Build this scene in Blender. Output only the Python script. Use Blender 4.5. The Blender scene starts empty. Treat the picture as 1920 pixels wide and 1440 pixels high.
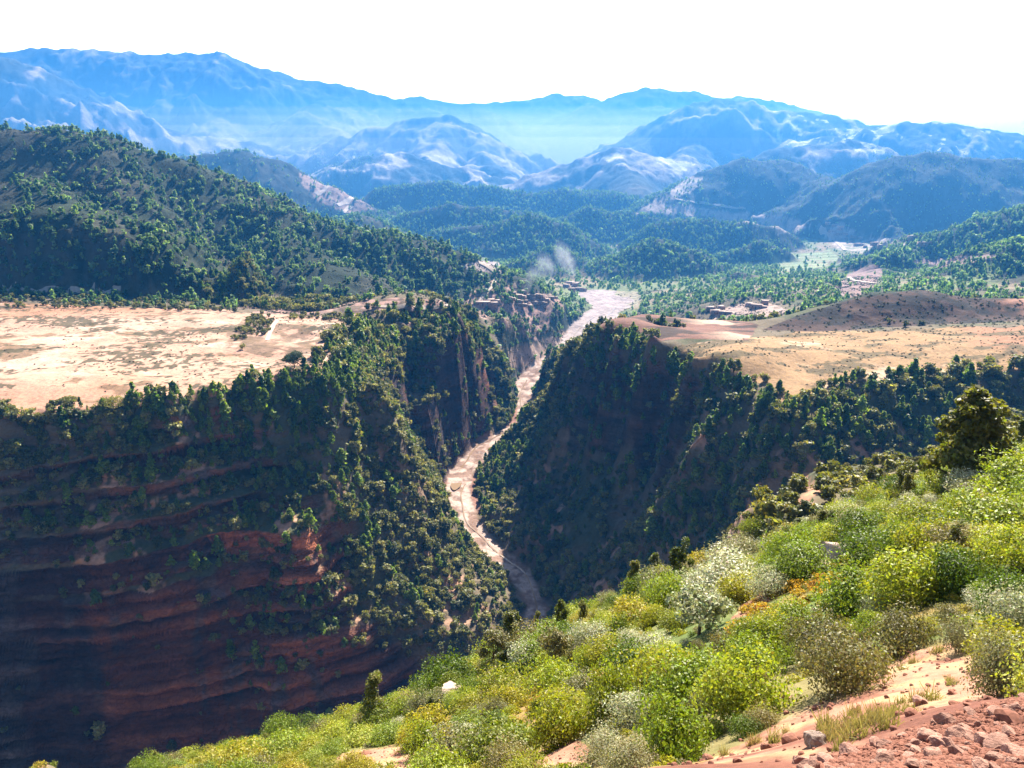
import bpy, math, random
import numpy as np
from mathutils import Vector

random.seed(7)
RNG = np.random.default_rng(11)
S = bpy.context.scene
COL = S.collection

# ------------------------------------------------------------ camera, world, sun, exposure
F_PX = 1450.0
PITCH = math.radians(18)
cam_d = bpy.data.cameras.new('camera')
cam = bpy.data.objects.new('camera', cam_d)
COL.objects.link(cam)
cam.location = (0, 0, 0)
cam.rotation_euler = (math.radians(90) - PITCH, 0, 0)
cam_d.sensor_width = 36.0
cam_d.lens = 36.0 * F_PX / 1920.0
cam_d.clip_start = 0.1
cam_d.clip_end = 60000
S.camera = cam

SUN_EL = math.radians(41)
SUN_AZ = math.radians(20)          # to the right of straight ahead (+y), clockwise from above
SKY_STRENGTH = 0.05
SUN_STRENGTH = 5.0
EXPOSURE = 1.95
HAZE_DENSITY = 0.95e-4
HAZE_COLOR = (0.03, 0.28, 0.80, 1)
HAZE_ANISO = 0.25
GLARE = 28.0

w = bpy.data.worlds.new('World')
S.world = w
w.use_nodes = True
nt = w.node_tree
nt.nodes.clear()
sky = nt.nodes.new('ShaderNodeTexSky')
sky.sky_type = 'NISHITA'
sky.sun_disc = False
sky.sun_elevation = SUN_EL
sky.sun_rotation = SUN_AZ
sky.altitude = 1200
sky.dust_density = 2.5
bg = nt.nodes.new('ShaderNodeBackground')
bg.inputs['Strength'].default_value = SKY_STRENGTH
wo = nt.nodes.new('ShaderNodeOutputWorld')
# white glare of the hazy air low in the sky on the sun's side
tcw = nt.nodes.new('ShaderNodeTexCoord')
sepw = nt.nodes.new('ShaderNodeSeparateXYZ')
nt.links.new(tcw.outputs['Generated'], sepw.inputs[0])
mr1 = nt.nodes.new('ShaderNodeMapRange'); mr1.interpolation_type = 'SMOOTHSTEP'
for i_, v_ in zip((1, 2, 3, 4), (0.15, 0.24, 1.0, 0.0)): mr1.inputs[i_].default_value = v_
nt.links.new(sepw.outputs[2], mr1.inputs[0])
mr2 = nt.nodes.new('ShaderNodeMapRange'); mr2.interpolation_type = 'SMOOTHSTEP'
for i_, v_ in zip((1, 2, 3, 4), (0.2, 0.75, 0.0, 1.0)): mr2.inputs[i_].default_value = v_
nt.links.new(sepw.outputs[1], mr2.inputs[0])
mw = nt.nodes.new('ShaderNodeMath'); mw.operation = 'MULTIPLY'
nt.links.new(mr1.outputs[0], mw.inputs[0]); nt.links.new(mr2.outputs[0], mw.inputs[1])
mxw = nt.nodes.new('ShaderNodeMix'); mxw.data_type = 'RGBA'
mxw.inputs[7].default_value = (GLARE, GLARE * 0.97, GLARE * 0.92, 1)
hz = nt.nodes.new('ShaderNodeMapRange'); hz.interpolation_type = 'SMOOTHSTEP'
for i_, v_ in zip((1, 2, 3, 4), (0.0, 0.08, 3.2, 1.0)): hz.inputs[i_].default_value = v_
nt.links.new(sepw.outputs[2], hz.inputs[0])
gl = nt.nodes.new('ShaderNodeVectorMath'); gl.operation = 'SCALE'
gl.inputs[0].default_value = (GLARE, GLARE * 0.97, GLARE * 0.92)
nt.links.new(hz.outputs[0], gl.inputs['Scale']); nt.links.new(gl.outputs[0], mxw.inputs[7])
nt.links.new(mw.outputs[0], mxw.inputs[0]); nt.links.new(sky.outputs[0], mxw.inputs[6])
nt.links.new(mxw.outputs[2], bg.inputs[0])
nt.links.new(bg.outputs[0], wo.inputs[0])

sun_d = bpy.data.lights.new('sun', 'SUN')
sun_d.energy = SUN_STRENGTH
sun_d.angle = math.radians(0.5)
sun_d.color = (1.0, 0.93, 0.82)
sun = bpy.data.objects.new('sun', sun_d)
COL.objects.link(sun)
sd = Vector((math.sin(SUN_AZ) * math.cos(SUN_EL), math.cos(SUN_AZ) * math.cos(SUN_EL), math.sin(SUN_EL)))
sun.rotation_euler = sd.to_track_quat('Z', 'Y').to_euler()
sun.location = sd * 3000

S.view_settings.view_transform = 'Standard'
S.view_settings.look = 'None'
S.view_settings.exposure = EXPOSURE
S.view_settings.gamma = 1.0

# ------------------------------------------------------------ pixel <-> world helpers
CP, SP = math.cos(PITCH), math.sin(PITCH)

def ray(u, v):
    a = (u - 960) / F_PX
    b = (720 - v) / F_PX
    return np.array([a, CP + b * SP, -SP + b * CP])

def at_z(u, v, z):
    d = ray(u, v)
    return d * (z / d[2])

def at_y(u, v, y):
    d = ray(u, v)
    return d * (y / d[1])

def project(x, y, z):
    D = np.maximum(y * CP - z * SP, 1e-3)
    Y = y * SP + z * CP
    return 960 + F_PX * x / D, 720 - F_PX * Y / D

def in_poly(u, v, poly):
    u = np.asarray(u); v = np.asarray(v)
    c = np.zeros(u.shape, bool)
    n = len(poly)
    for i in range(n):
        x1, y1 = poly[i]; x2, y2 = poly[(i + 1) % n]
        if y1 == y2:
            continue
        m = (v < y1) != (v < y2)
        xs = (x2 - x1) * (v - y1) / (y2 - y1) + x1
        c ^= m & (u < xs)
    return c

# ------------------------------------------------------------ noise
def _hash(ix, iy, seed):
    h = (ix.astype(np.uint32) * np.uint32(374761393) + iy.astype(np.uint32) * np.uint32(668265263)
         + np.uint32((seed * 2246822519) & 0xffffffff))
    h = (h ^ (h >> np.uint32(13))) * np.uint32(1274126177)
    h ^= h >> np.uint32(16)
    return (h & np.uint32(0xffffff)).astype(np.float32) / np.float32(0xffffff)

def vnoise(x, y, seed=0):
    x0 = np.floor(x); y0 = np.floor(y)
    fx = (x - x0).astype(np.float32); fy = (y - y0).astype(np.float32)
    ix = x0.astype(np.int64); iy = y0.astype(np.int64)
    fx = fx * fx * fx * (fx * (fx * 6 - 15) + 10)
    fy = fy * fy * fy * (fy * (fy * 6 - 15) + 10)
    a = _hash(ix, iy, seed); b = _hash(ix + 1, iy, seed)
    c = _hash(ix, iy + 1, seed); d = _hash(ix + 1, iy + 1, seed)
    return (a + (b - a) * fx) * (1 - fy) + (c + (d - c) * fx) * fy

def fbm(x, y, scale, octs=4, seed=0, gain=0.5):
    """-1..1-ish"""
    s = 0; amp = 1; tot = 0
    ca, sa = 0.8, 0.6
    x = x / scale; y = y / scale
    for i in range(octs):
        s = s + amp * (vnoise(x, y, seed + i * 17) * 2 - 1)
        tot += amp
        amp *= gain
        x, y = (x * ca - y * sa) * 2.03 + 5.3, (x * sa + y * ca) * 2.03 - 3.1
    return s / tot * 1.4

def ridged(x, y, scale, octs=4, seed=0):
    s = 0; amp = 1; tot = 0
    ca, sa = 0.8, 0.6
    x = x / scale; y = y / scale
    for i in range(octs):
        n = 1 - np.abs(vnoise(x, y, seed + i * 31) * 2 - 1) * 1.6
        s = s + amp * n
        tot += amp
        amp *= 0.5
        x, y = (x * ca - y * sa) * 2.07 + 1.7, (x * sa + y * ca) * 2.07 + 9.2
    return s / tot

def sstep(a, b, x):
    t = np.clip((x - a) / (b - a), 0, 1)
    return t * t * (3 - 2 * t)

# ------------------------------------------------------------ RBF surface
class Surf:
    def __init__(self, pts, c=6.0):
        P = np.array(pts, float)
        self.P = P[:, :2]; self.c2 = c * c
        n = len(P)
        d = np.sqrt(((self.P[:, None] - self.P[None]) ** 2).sum(-1) + self.c2)
        A = np.zeros((n + 3, n + 3))
        A[:n, :n] = -d + 0
        A[:n, :n] += np.eye(n) * 0.05
        Q = np.c_[np.ones(n), self.P / 100]
        A[:n, n:] = Q; A[n:, :n] = Q.T
        self.w = np.linalg.solve(A, np.r_[P[:, 2], 0, 0, 0])
        self.n = n

    def __call__(self, x, y):
        out = (self.w[self.n] + self.w[self.n + 1] * x / 100 + self.w[self.n + 2] * y / 100).astype(np.float32)
        x = x.astype(np.float32); y = y.astype(np.float32)
        for (px, py), w_ in zip(self.P, self.w[:self.n]):
            out -= np.float32(w_) * np.sqrt((x - np.float32(px)) ** 2 + (y - np.float32(py)) ** 2 + np.float32(self.c2))
        return out

def dens(pts, step=25):
    """densify a world polyline"""
    pts = [np.array(p, float) for p in pts]
    out = []
    for a, b in zip(pts[:-1], pts[1:]):
        n = max(1, int(np.linalg.norm((b - a)[:2]) / step))
        for i in range(n):
            out.append(a + (b - a) * i / n)
    out.append(pts[-1])
    return [tuple(p) for p in out]

# ---- river centre line (world)
RIVER = [tuple(at_z(u, v, z)) for u, v, z in [
    (1120, 550, -226), (1152, 572, -229), (1118, 598, -231), (1085, 635, -236), (1010, 690, -243), (985, 722, -248)]]
RIVER += [tuple(at_z(u, v, z)) for u, v, z in [
    (985, 790, -252), (905, 838, -258), (866, 885, -261), (858, 925, -264), (872, 975, -267), (915, 1030, -270),
    (975, 1075, -273), (1008, 1130, -277)]]
RIVER += [(10, 370, -280), (-40, 335, -284), (-110, 300, -288), (-250, 276, -291), (-420, 270, -294), (-700, 275, -297)]
RIV = np.array(dens(RIVER, 12))

pts = []
pts += dens(RIVER, 30)
def Z(*a): pts.extend([tuple(at_z(u, v, z)) for u, v, z in a])
def Y(*a): pts.extend([tuple(at_y(u, v, y)) for u, v, y in a])
# left plateau rim and top
rimL = [tuple(at_z(u, v, z)) for u, v, z in [(-300, 800, -128), (0, 787, -129), (200, 768, -130), (330, 758, -130), (480, 722, -131),
        (600, 702, -132), (632, 668, -133), (640, 645, -134), (690, 642, -141), (735, 646, -152), (775, 645, -160), (840, 630, -162), (868, 612, -158)]]
pts += dens(rimL, 22)
pts += [(p[0] - 2, p[1] + 9, p[2] + 0.3) for p in dens(rimL[:6], 22)] + [(p[0] - 2, p[1] + 22, p[2] + 0.3) for p in dens(rimL[:6], 22)]
rimR = [tuple(at_z(u, v, z)) for u, v, z in [(2300, 690, -120), (2050, 690, -125), (1920, 692, -127), (1700, 705, -129), (1570, 725, -130), (1485, 765, -132),
        (1430, 722, -131), (1350, 702, -131), (1290, 690, -131), (1220, 660, -131), (1150, 640, -132), (1118, 622, -134)]]
pts += dens(rimR, 22)
pts += [(p[0] + 1, p[1] + 9, p[2] + 0.3) for p in dens(rimR[:7], 22)]
Z((0, 700, -130), (300, 700, -131), (500, 680, -132), (560, 640, -134), (300, 630, -134), (0, 630, -133), (-250, 680, -130), (-250, 600, -133),
  (0, 575, -132), (250, 580, -134), (450, 588, -137), (600, 600, -140), (660, 610, -141), (700, 615, -145), (780, 612, -151), (830, 608, -154))
Z((1300, 650, -131), (1500, 690, -129), (1700, 660, -127), (1900, 660, -124), (2100, 640, -120), (1500, 640, -134), (1800, 625, -128), (1250, 615, -136), (1400, 612, -140), (1150, 600, -136),
  (1200, 592, -138), (1330, 600, -144))
# left cliff
for u in range(-300, 471, 55):
    vr = np.interp(u, [-300, 0, 200, 330, 480], [800, 787, 768, 758, 722])
    y0_ = float(at_z(u, vr, -130)[1])
    fl_ = np.interp(u, [-300, 0, 200, 470], [292, 292, 295, 308])
    for v, f in ((845, 0.10), (900, 0.20), (975, 0.36), (1100, 0.62), (1250, 0.83), (1380, 1.0)):
        pts.append(tuple(at_y(u, v, y0_ - (y0_ - fl_) * f)))
# left spur: crest between dark cliff and sunlit flank
spur = [tuple(at_y(u, v, y)) for u, v, y in [(620, 720, 418), (545, 850, 392), (600, 900, 385), (645, 965, 376), (650, 1040, 367), (690, 1120, 360), (780, 1185, 358), (900, 1220, 362)]]
pts += dens(spur, 16)
SPC = np.array(sorted([(p[0], p[1]) for p in spur[1:]]))
def crest_y(x):
    return np.interp(x, np.r_[-2000, SPC[:, 0], SPC[-1, 0] + 15], np.r_[430, SPC[:, 1], 200])
Y((560, 1000, 352), (560, 1120, 338), (560, 1260, 322), (700, 1250, 335), (800, 1290, 345))
Y((720, 760, 440), (700, 850, 425), (750, 930, 418), (800, 1000, 420), (850, 1080, 405), (930, 1130, 396), (800, 900, 468), (760, 1080, 388))
# gully between spur and promontory
Y((690, 700, 490), (722, 745, 508), (760, 800, 530), (800, 850, 560), (745, 700, 545))
# promontory cliff face
Y((775, 680, 602), (840, 670, 628), (780, 740, 604), (850, 740, 622), (870, 790, 630), (820, 800, 592), (900, 640, 690), (900, 690, 697), (935, 690, 712), (920, 740, 690), (920, 785, 655), (950, 740, 700))
Y((905, 600, 740), (880, 590, 725), (940, 640, 765), (960, 610, 880), (990, 775, 602), (985, 805, 592))
# right block, west flank and bowl
Y((1090, 660, 540), (1050, 700, 565), (1040, 760, 560), (1015, 830, 540), (960, 860, 560), (960, 930, 520), (930, 960, 500),
  (1110, 700, 520), (1130, 780, 508), (1180, 740, 488), (1250, 760, 462), (1150, 860, 482), (1220, 850, 462), (1080, 850, 512), (1070, 950, 478), (1150, 950, 448), (1020, 990, 462),
  (1090, 1030, 432), (1300, 770, 428), (1240, 920, 430))
# right block spur
Y((1440, 790, 368), (1400, 850, 368), (1300, 850, 385), (1330, 920, 372), (1260, 960, 380), (1200, 1010, 388), (1180, 1060, 388), (1130, 1100, 392), (1100, 1130, 390))
Y((1500, 820, 352), (1500, 880, 345), (1600, 800, 372), (1600, 850, 358), (1750, 770, 390), (1750, 830, 376), (1900, 750, 405), (1900, 810, 388), (2100, 760, 400), (1400, 960, 345))
pts += [(60, 365, -258), (120, 325, -222), (200, 318, -195), (330, 345, -172), (500, 370, -150), (700, 380, -120)]
# ground behind plateaus and the wide valley
Y((450, 572, 680), (600, 585, 650), (700, 575, 740), (850, 572, 830), (920, 560, 890), (1000, 590, 900), (1000, 540, 1050), (930, 610, 800), (990, 640, 800), (1050, 560, 1030), (900, 505, 1250), (820, 545, 900))
Y((1300, 580, 880), (1420, 575, 820), (1500, 560, 860), (1250, 560, 1020), (1600, 540, 900), (1700, 520, 980), (1900, 560, 760), (1900, 545, 820), (2100, 560, 760))
pts += [(-700, 620, -125), (-900, 500, -110), (-700, 400, -128), (700, 560, -118), (900, 600, -100), (850, 900, -150)]
pts += [(335, 1424, -238), (577, 1554, -236), (786, 1797, -228), (55, 1900, -236), (111, 1300, -233), (-18, 1500, -236), (-700, 900, -150), (-700, 1300, -215),
        (-400, 1600, -232), (-700, 2200, -232), (0, 2500, -232), (600, 2400, -225), (1200, 2200, -205), (1500, 1500, -170), (-1500, 1500, -200), (-1500, 2500, -225), (1000, 1100, -190)]
pts += [(-300, 225, -296), (-100, 240, -293), (0, 285, -287), (-500, 215, -298), (0, 240, -288), (60, 300, -266), (100, 250, -240), (-60, 290, -290), (-700, 215, -299)]
BASE = Surf(pts, c=4.0)

# ------------------------------------------------------------ hills and mountains: ridge lines
RID = []      # (name, world polyline, front slope, back slope, crest width)
def ridge(name, y, px, kf, kb=None, wd=18.0, nz=1.0):
    P = []
    for q in px:
        yy = q[2] if len(q) > 2 else y
        P.append(at_y(q[0], q[1], yy))
    RID.append((name, np.array(P), kf, kb or kf, wd, nz))

ridge('left hill', 860, [(-500, 300, 760), (-200, 262, 820), (0, 250, 860), (100, 245, 870), (170, 252, 875), (230, 277, 880), (300, 327, 880), (400, 364, 885), (500, 388, 890), (600, 421, 900),
      (700, 435, 905), (780, 452, 915), (860, 484, 925), (905, 520, 935), (960, 572, 930)], 0.82, 0.45, 22, 0.45)
ridge('left hill spur', 700, [(60, 330, 790), (110, 375, 740), (170, 425, 715), (250, 500, 675), (330, 560, 640)], 0.42, 0.5, 20)
ridge('left hill spur', 700, [(520, 440, 850), (600, 490, 800), (700, 540, 770)], 0.40, 0.45, 16)
ridge('brown hill', 1900, [(180, 320), (265, 299), (330, 292), (400, 290), (450, 281), (500, 300), (550, 326), (600, 347), (660, 375), (700, 395)], 0.62, 0.5, 20)
ridge('knoll', 1450, [(630, 412), (670, 401), (740, 430)], 0.5, 0.5, 15)
ridge('far range', 5400, [(-700, 130), (-300, 105), (0, 100), (55, 88), (150, 95), (270, 100), (350, 97), (385, 103), (405, 95), (430, 112), (470, 128), (500, 128), (550, 145), (650, 160),
      (700, 175), (740, 184), (790, 180), (840, 192), (880, 192), (930, 216), (975, 245), (1010, 262)], 0.55, 0.5, 40, 1.0)
ridge('far range spur', 5000, [(380, 110, 5500), (350, 150, 5100), (300, 200, 4700)], 0.5, 0.5, 30)
ridge('far range spur', 5000, [(700, 180, 5500), (600, 190, 5000), (560, 215, 4600), (640, 250, 4200)], 0.5, 0.5, 30)
ridge('far range spur', 5000, [(520, 140, 5500), (440, 195, 4900), (380, 245, 4300)], 0.5, 0.5, 30)
ridge('left mountain', 3700, [(-500, 60), (-200, 80), (0, 106), (30, 116), (70, 140), (110, 166), (160, 196), (230, 225), (300, 258), (380, 290)], 0.6, 0.5, 30)
ridge('left mountain spur', 3800, [(60, 140, 4150), (160, 230, 3700), (240, 290, 3400)], 0.55, 0.5, 25)
ridge('pale foothill', 3900, [(180, 235), (250, 222), (330, 246), (400, 262), (470, 268), (540, 290), (620, 315)], 0.45, 0.4, 25)
ridge('pale foothill', 3300, [(250, 290), (340, 285), (420, 295), (520, 310), (600, 335)], 0.4, 0.4, 25)
ridge('far gap range', 6400, [(780, 215), (850, 203), (900, 193), (960, 189), (1000, 184), (1040, 175), (1090, 180), (1130, 188), (1250, 200)], 0.5, 0.5, 60)
ridge('far peak', 5600, [(1000, 240), (1060, 215), (1120, 191), (1180, 173), (1210, 164), (1260, 169), (1300, 170), (1340, 182), (1400, 181), (1440, 186), (1520, 206), (1600, 228)], 0.55, 0.5, 40)
ridge('middle peak', 3700, [(1090, 300), (1150, 271), (1200, 246), (1260, 216), (1300, 196), (1350, 183), (1400, 191), (1450, 208), (1540, 212), (1600, 226), (1660, 234)], 0.55, 0.5, 25)
ridge('right ridge', 3200, [(1500, 262), (1600, 250), (1660, 236), (1700, 228), (1760, 232), (1800, 236), (1860, 244), (1950, 255), (2300, 250)], 0.55, 0.5, 22)
ridge('right ridge spur', 3500, [(1400, 200, 4200), (1330, 240, 3700), (1280, 290, 3200)], 0.5, 0.5, 25)
ridge('right ridge spur', 3500, [(1660, 240, 3500), (1560, 270, 3150), (1480, 300, 2900)], 0.5, 0.5, 25)
ridge('far right range', 6400, [(1700, 245), (1780, 232), (1850, 219), (1920, 208), (2200, 180)], 0.5, 0.5, 60)
ridge('hazy hill', 3900, [(560, 290), (640, 258), (700, 240), (760, 229), (800, 221), (850, 218), (880, 236), (930, 257), (980, 292), (1010, 318)], 0.55, 0.5, 22)
ridge('hazy hill spur', 3900, [(850, 220, 3900), (820, 260, 3600), (800, 300, 3300)], 0.5, 0.5, 22)
ridge('hazy hill spur', 3900, [(900, 245, 3880), (900, 290, 3500), (940, 320, 3300)], 0.5, 0.5, 22)
ridge('bare low hill', 3100, [(580, 335), (640, 310), (700, 290), (760, 292), (850, 312), (950, 336)], 0.4, 0.4, 30)
ridge('white crest hill', 2900, [(960, 345), (1000, 328), (1060, 305), (1110, 292), (1150, 277), (1200, 285), (1270, 302), (1330, 330)], 0.5, 0.5, 18)
ridge('white crest spur', 2900, [(1150, 280, 2880), (1170, 320, 2650), (1200, 350, 2450)], 0.5, 0.5, 16)
ridge('dark back hill', 2750, [(1400, 300), (1450, 275), (1500, 266), (1600, 263), (1650, 275), (1700, 300)], 0.6, 0.5, 18)
ridge('round hill', 2150, [(1190, 402, 1950), (1250, 362, 2050), (1310, 328), (1350, 308), (1400, 298), (1480, 299), (1530, 322), (1560, 350), (1575, 390)], 0.75, 0.5, 22)
ridge('dark right hill', 1900, [(1585, 400, 1950), (1600, 345, 1980), (1640, 312), (1690, 290), (1740, 286), (1830, 291), (1920, 303), (2100, 320), (2400, 330)], 0.8, 0.5, 20)
ridge('forest ridge', 1200, [(1600, 515, 1120), (1680, 478, 1140), (1720, 462), (1800, 432), (1860, 408), (1920, 388), (2050, 350), (2300, 320)], 0.80, 0.5, 12)
ridge('forest spur', 1000, [(1640, 545, 900), (1730, 522, 960), (1830, 490, 960), (1920, 455, 960), (2100, 420, 940)], 0.38, 0.5, 14)
ridge('forest spur', 1050, [(1560, 560, 960), (1620, 530, 1020), (1660, 500, 1080)], 0.42, 0.5, 10)
ridge('grove mound', 1600, [(820, 430), (900, 420), (940, 414), (1000, 408), (1060, 420), (1110, 450), (1140, 480)], 0.85, 0.6, 10)
ridge('grove mound', 1800, [(760, 400), (850, 385), (930, 392), (1010, 400)], 0.85, 0.6, 10)
ridge('grove mound', 2150, [(700, 360), (800, 345), (900, 350), (1000, 360), (1090, 352), (1180, 362)], 0.85, 0.6, 16)
ridge('grove mound', 1850, [(1020, 420), (1100, 395), (1180, 400), (1250, 420)], 0.85, 0.6, 10)
ridge('grove mound', 1320, [(1120, 515), (1150, 485), (1190, 462), (1240, 450), (1300, 463), (1345, 490), (1370, 515)], 0.85, 0.6, 8)
ridge('grove mound', 1180, [(1200, 570), (1260, 545), (1320, 527), (1380, 515), (1432, 518)], 0.85, 0.6, 6)
ridge('grove mound', 1260, [(925, 505), (960, 490), (1000, 488), (1040, 502), (1080, 520)], 0.85, 0.6, 6)
ridge('grove mound', 1420, [(1000, 470), (1040, 460), (1080, 475), (1100, 500)], 0.85, 0.6, 6)
ridge('grove mound', 1650, [(1230, 425), (1290, 412), (1350, 420), (1400, 412), (1450, 425), (1490, 450)], 0.85, 0.6, 8)
ridge('grove mound', 1120, [(1440, 552), (1490, 530), (1540, 520), (1580, 530)], 0.6, 0.5, 8)
ridge('grove mound', 1300, [(1540, 500), (1600, 488), (1660, 482), (1700, 470)], 0.6, 0.5, 8)
ridge('grove mound', 1480, [(1370, 470), (1420, 452), (1470, 470)], 0.85, 0.6, 8)
ridge('village knoll', 870, [(1330, 572), (1400, 556), (1450, 566)], 0.35, 0.4, 10)
ridge('terrace hill', 655, [(1420, 604, 560), (1500, 592, 572), (1560, 578, 585), (1650, 554, 598), (1740, 546, 604), (1810, 560, 600), (1920, 566, 590), (2100, 560, 590)], 0.32, 0.6, 14)
ridge('promontory knoll', 600, [(690, 608, 580), (730, 598, 608), (775, 600, 622)], 0.3, 0.4, 8)

def hills(x, y, base):
    out = base.copy()
    hmask = np.zeros_like(base)
    flank = np.ones_like(base)
    for name, P, kf, kb, wd, nz in RID:
        hmax = P[:, 2].max() - (-240)
        R = hmax / min(kf, kb) + wd * 4
        m = (x > P[:, 0].min() - R) & (x < P[:, 0].max() + R) & (y > P[:, 1].min() - R) & (y < P[:, 1].max() + R)
        if not m.any():
            continue
        xs = x[m]; ys = y[m]
        ymean = P[:, 1].mean()
        sc = max(30.0, ymean * 0.045)
        # wander the distance so that flanks get spurs and gullies
        g = ridged(xs, ys, sc * 2.2, 4, seed=int(ymean) % 97)
        best = np.full(xs.shape, -1e9, np.float32)
        dmin = np.full(xs.shape, 1e9, np.float32)
        for a, b in zip(P[:-1], P[1:]):
            d = b - a
            L2 = d[0] ** 2 + d[1] ** 2
            t = np.clip(((xs - a[0]) * d[0] + (ys - a[1]) * d[1]) / L2, 0, 1)
            cx = a[0] + t * d[0]; cy = a[1] + t * d[1]; cz = a[2] + t * d[2]
            dx = xs - cx; dy = ys - cy
            dist = np.sqrt(dx * dx + dy * dy)
            dmin = np.minimum(dmin, dist)
            front = sstep(-0.3, 0.3, -dy / (dist + 1e-3))
            k = kb + (kf - kb) * front
            dd = dist * (1.0 + nz * 0.55 * (0.5 - g) * sstep(0, sc * 1.5, dist))
            h = cz - k * (np.sqrt(dd * dd + wd * wd) - wd)
            best = np.maximum(best, h)
        if ymean > 660:      # the hills end before the gorge
            best = best - sstep(715, 600, ys + 14 * g) * 220
        else:
            best = best - np.maximum(P[:, 2].min() - 9 - best, 0) * 15
            if xs.size and P[0, 0] < 0:
                best = best - sstep(602, 572, ys) * 40
        o = out[m]
        kk = 6.0 + ymean * 0.003
        # smooth maximum
        hdiff = np.clip(0.5 + 0.5 * (best - o) / kk, 0, 1)
        res = o + (best - o) * hdiff + kk * hdiff * (1 - hdiff) * 0.5
        flank[m] = np.where(best > o, sstep(0, sc * 1.3, dmin), flank[m])
        out[m] = res
        hmask[m] = np.maximum(hmask[m], sstep(0, 12, best - base[m]))
    return out, hmask, flank

def river_dist(x, y):
    m = (y < 1500) & (np.abs(x) < 900)
    d = np.full(x.shape, 1e4, np.float32); z = np.zeros(x.shape, np.float32); s = np.zeros(x.shape, np.float32)
    xs = x[m]; ys = y[m]
    bd = np.full(xs.shape, 1e4, np.float32); bz = np.zeros(xs.shape, np.float32); bs = np.zeros(xs.shape, np.float32)
    for i, (a, b) in enumerate(zip(RIV[:-1], RIV[1:])):
        dv = b - a
        L2 = dv[0] ** 2 + dv[1] ** 2
        t = np.clip(((xs - a[0]) * dv[0] + (ys - a[1]) * dv[1]) / L2, 0, 1)
        dist = np.sqrt((xs - a[0] - t * dv[0]) ** 2 + (ys - a[1] - t * dv[1]) ** 2)
        c = dist < bd
        bd = np.where(c, dist, bd); bz = np.where(c, a[2] + t * dv[2], bz); bs = np.where(c, a[1] + t * dv[1], bs)
    d[m] = bd; z[m] = bz; s[m] = bs
    return d, z, s

def river_width(ys):
    return np.interp(ys, [250, 400, 470, 540, 600, 700, 760, 850, 950, 1100, 1200], [3, 5, 6, 9, 6.5, 6.5, 9, 12, 18, 28, 14])

def height(x, y, full=False):
    """terrain height for everything beyond the near slope"""
    x = np.asarray(x, np.float32); y = np.asarray(y, np.float32)
    yc = np.clip(y, 200, 2500)
    b = BASE(np.clip(x, -1600, 1600), yc)
    # the far country drops gently
    b = b - sstep(2400, 6000, y) * 60
    far = sstep(1000, 2600, y)
    b = b + far * fbm(x, y, 420, 4, 3) * 26 * sstep(900, 3500, y)
    rd, rz, rs = river_dist(x, y)
    rw = river_width(rs) * (1 + 0.35 * fbm(x, y, 26, 3, 5))
    # gorge relief: gullies and ledges on steep ground between rim and river
    slopez = sstep(-278, -250, b) * sstep(-142, -156, b) * sstep(745, 660, y) * sstep(0, 25, rd - rw)
    gul = ridged(x, y, 46, 4, 8) - 0.45
    pm_ = 1 - 0.85 * sstep(-110, -90, x) * sstep(5, -15, x) * sstep(545, 575, y) * sstep(700, 670, y)
    gul = gul * pm_
    b = b - slopez * gul * 6.0 * sstep(300, 345, y)
    b = b + slopez * fbm(x, y, 14, 3, 21) * 2.4 * pm_ * (1 - 0.9 * sstep(0, 14, crest_y(x) - y) * sstep(-145, -170, b))
    # cliff ledges
    led = slopez * np.clip(0.2 * sstep(0.0, 0.4, fbm(x, y, 120, 2, 33)) + sstep(0, 14, crest_y(x) - y), 0, 1)
    led = led * (0.4 + 0.6 * sstep(-0.25, 0.25, fbm(x, y, 55, 3, 46)))
    st = 15.0
    zz = (b + 5 * fbm(x, y, 160, 2, 44) + 2.0 * fbm(x, y, 22, 2, 45)) / st
    fr = zz - np.floor(zz)
    b = b + led * st * (np.where(fr < 0.34, fr * 0.25 / 0.34, 0.25 + sstep(0.34, 0.58, fr) * 0.62 + (fr > 0.58) * (fr - 0.58) * 0.31) - fr) * 0.75
    h, hm, fk = hills(x, y, b)
    fk = 0.2 + 0.8 * fk
    r = np.sqrt(x * x + y * y)
    h = h + hm * fbm(x, y, 60, 4, 52) * np.clip(r / 1000, 0.3, 3.2) * 4.5
    h = h + hm * fk * sstep(1500, 3500, r) * ((ridged(x, y, 280, 5, 61) - 0.5) * 60 + (ridged(x, y, 90, 4, 62) - 0.5) * 16)
    h = h + fbm(x, y, 30, 4, 71) * 0.9
    # terraces on the plateau's back hill and on the slopes behind the fields
    # river bed
    t = sstep(0.0, 14.0, rd - rw)
    h = (rz + fbm(x, y, 9, 3, 80) * 0.7) * (1 - t) + h * t
    if full:
        return h, rd, rw, rs, slopez, hm
    return h

# ------------------------------------------------------------ mesh helpers
def link(o, parent=None, **props):
    COL.objects.link(o)
    if parent is not None:
        o.parent = parent
    for k, v in props.items():
        o[k] = v
    return o

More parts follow.
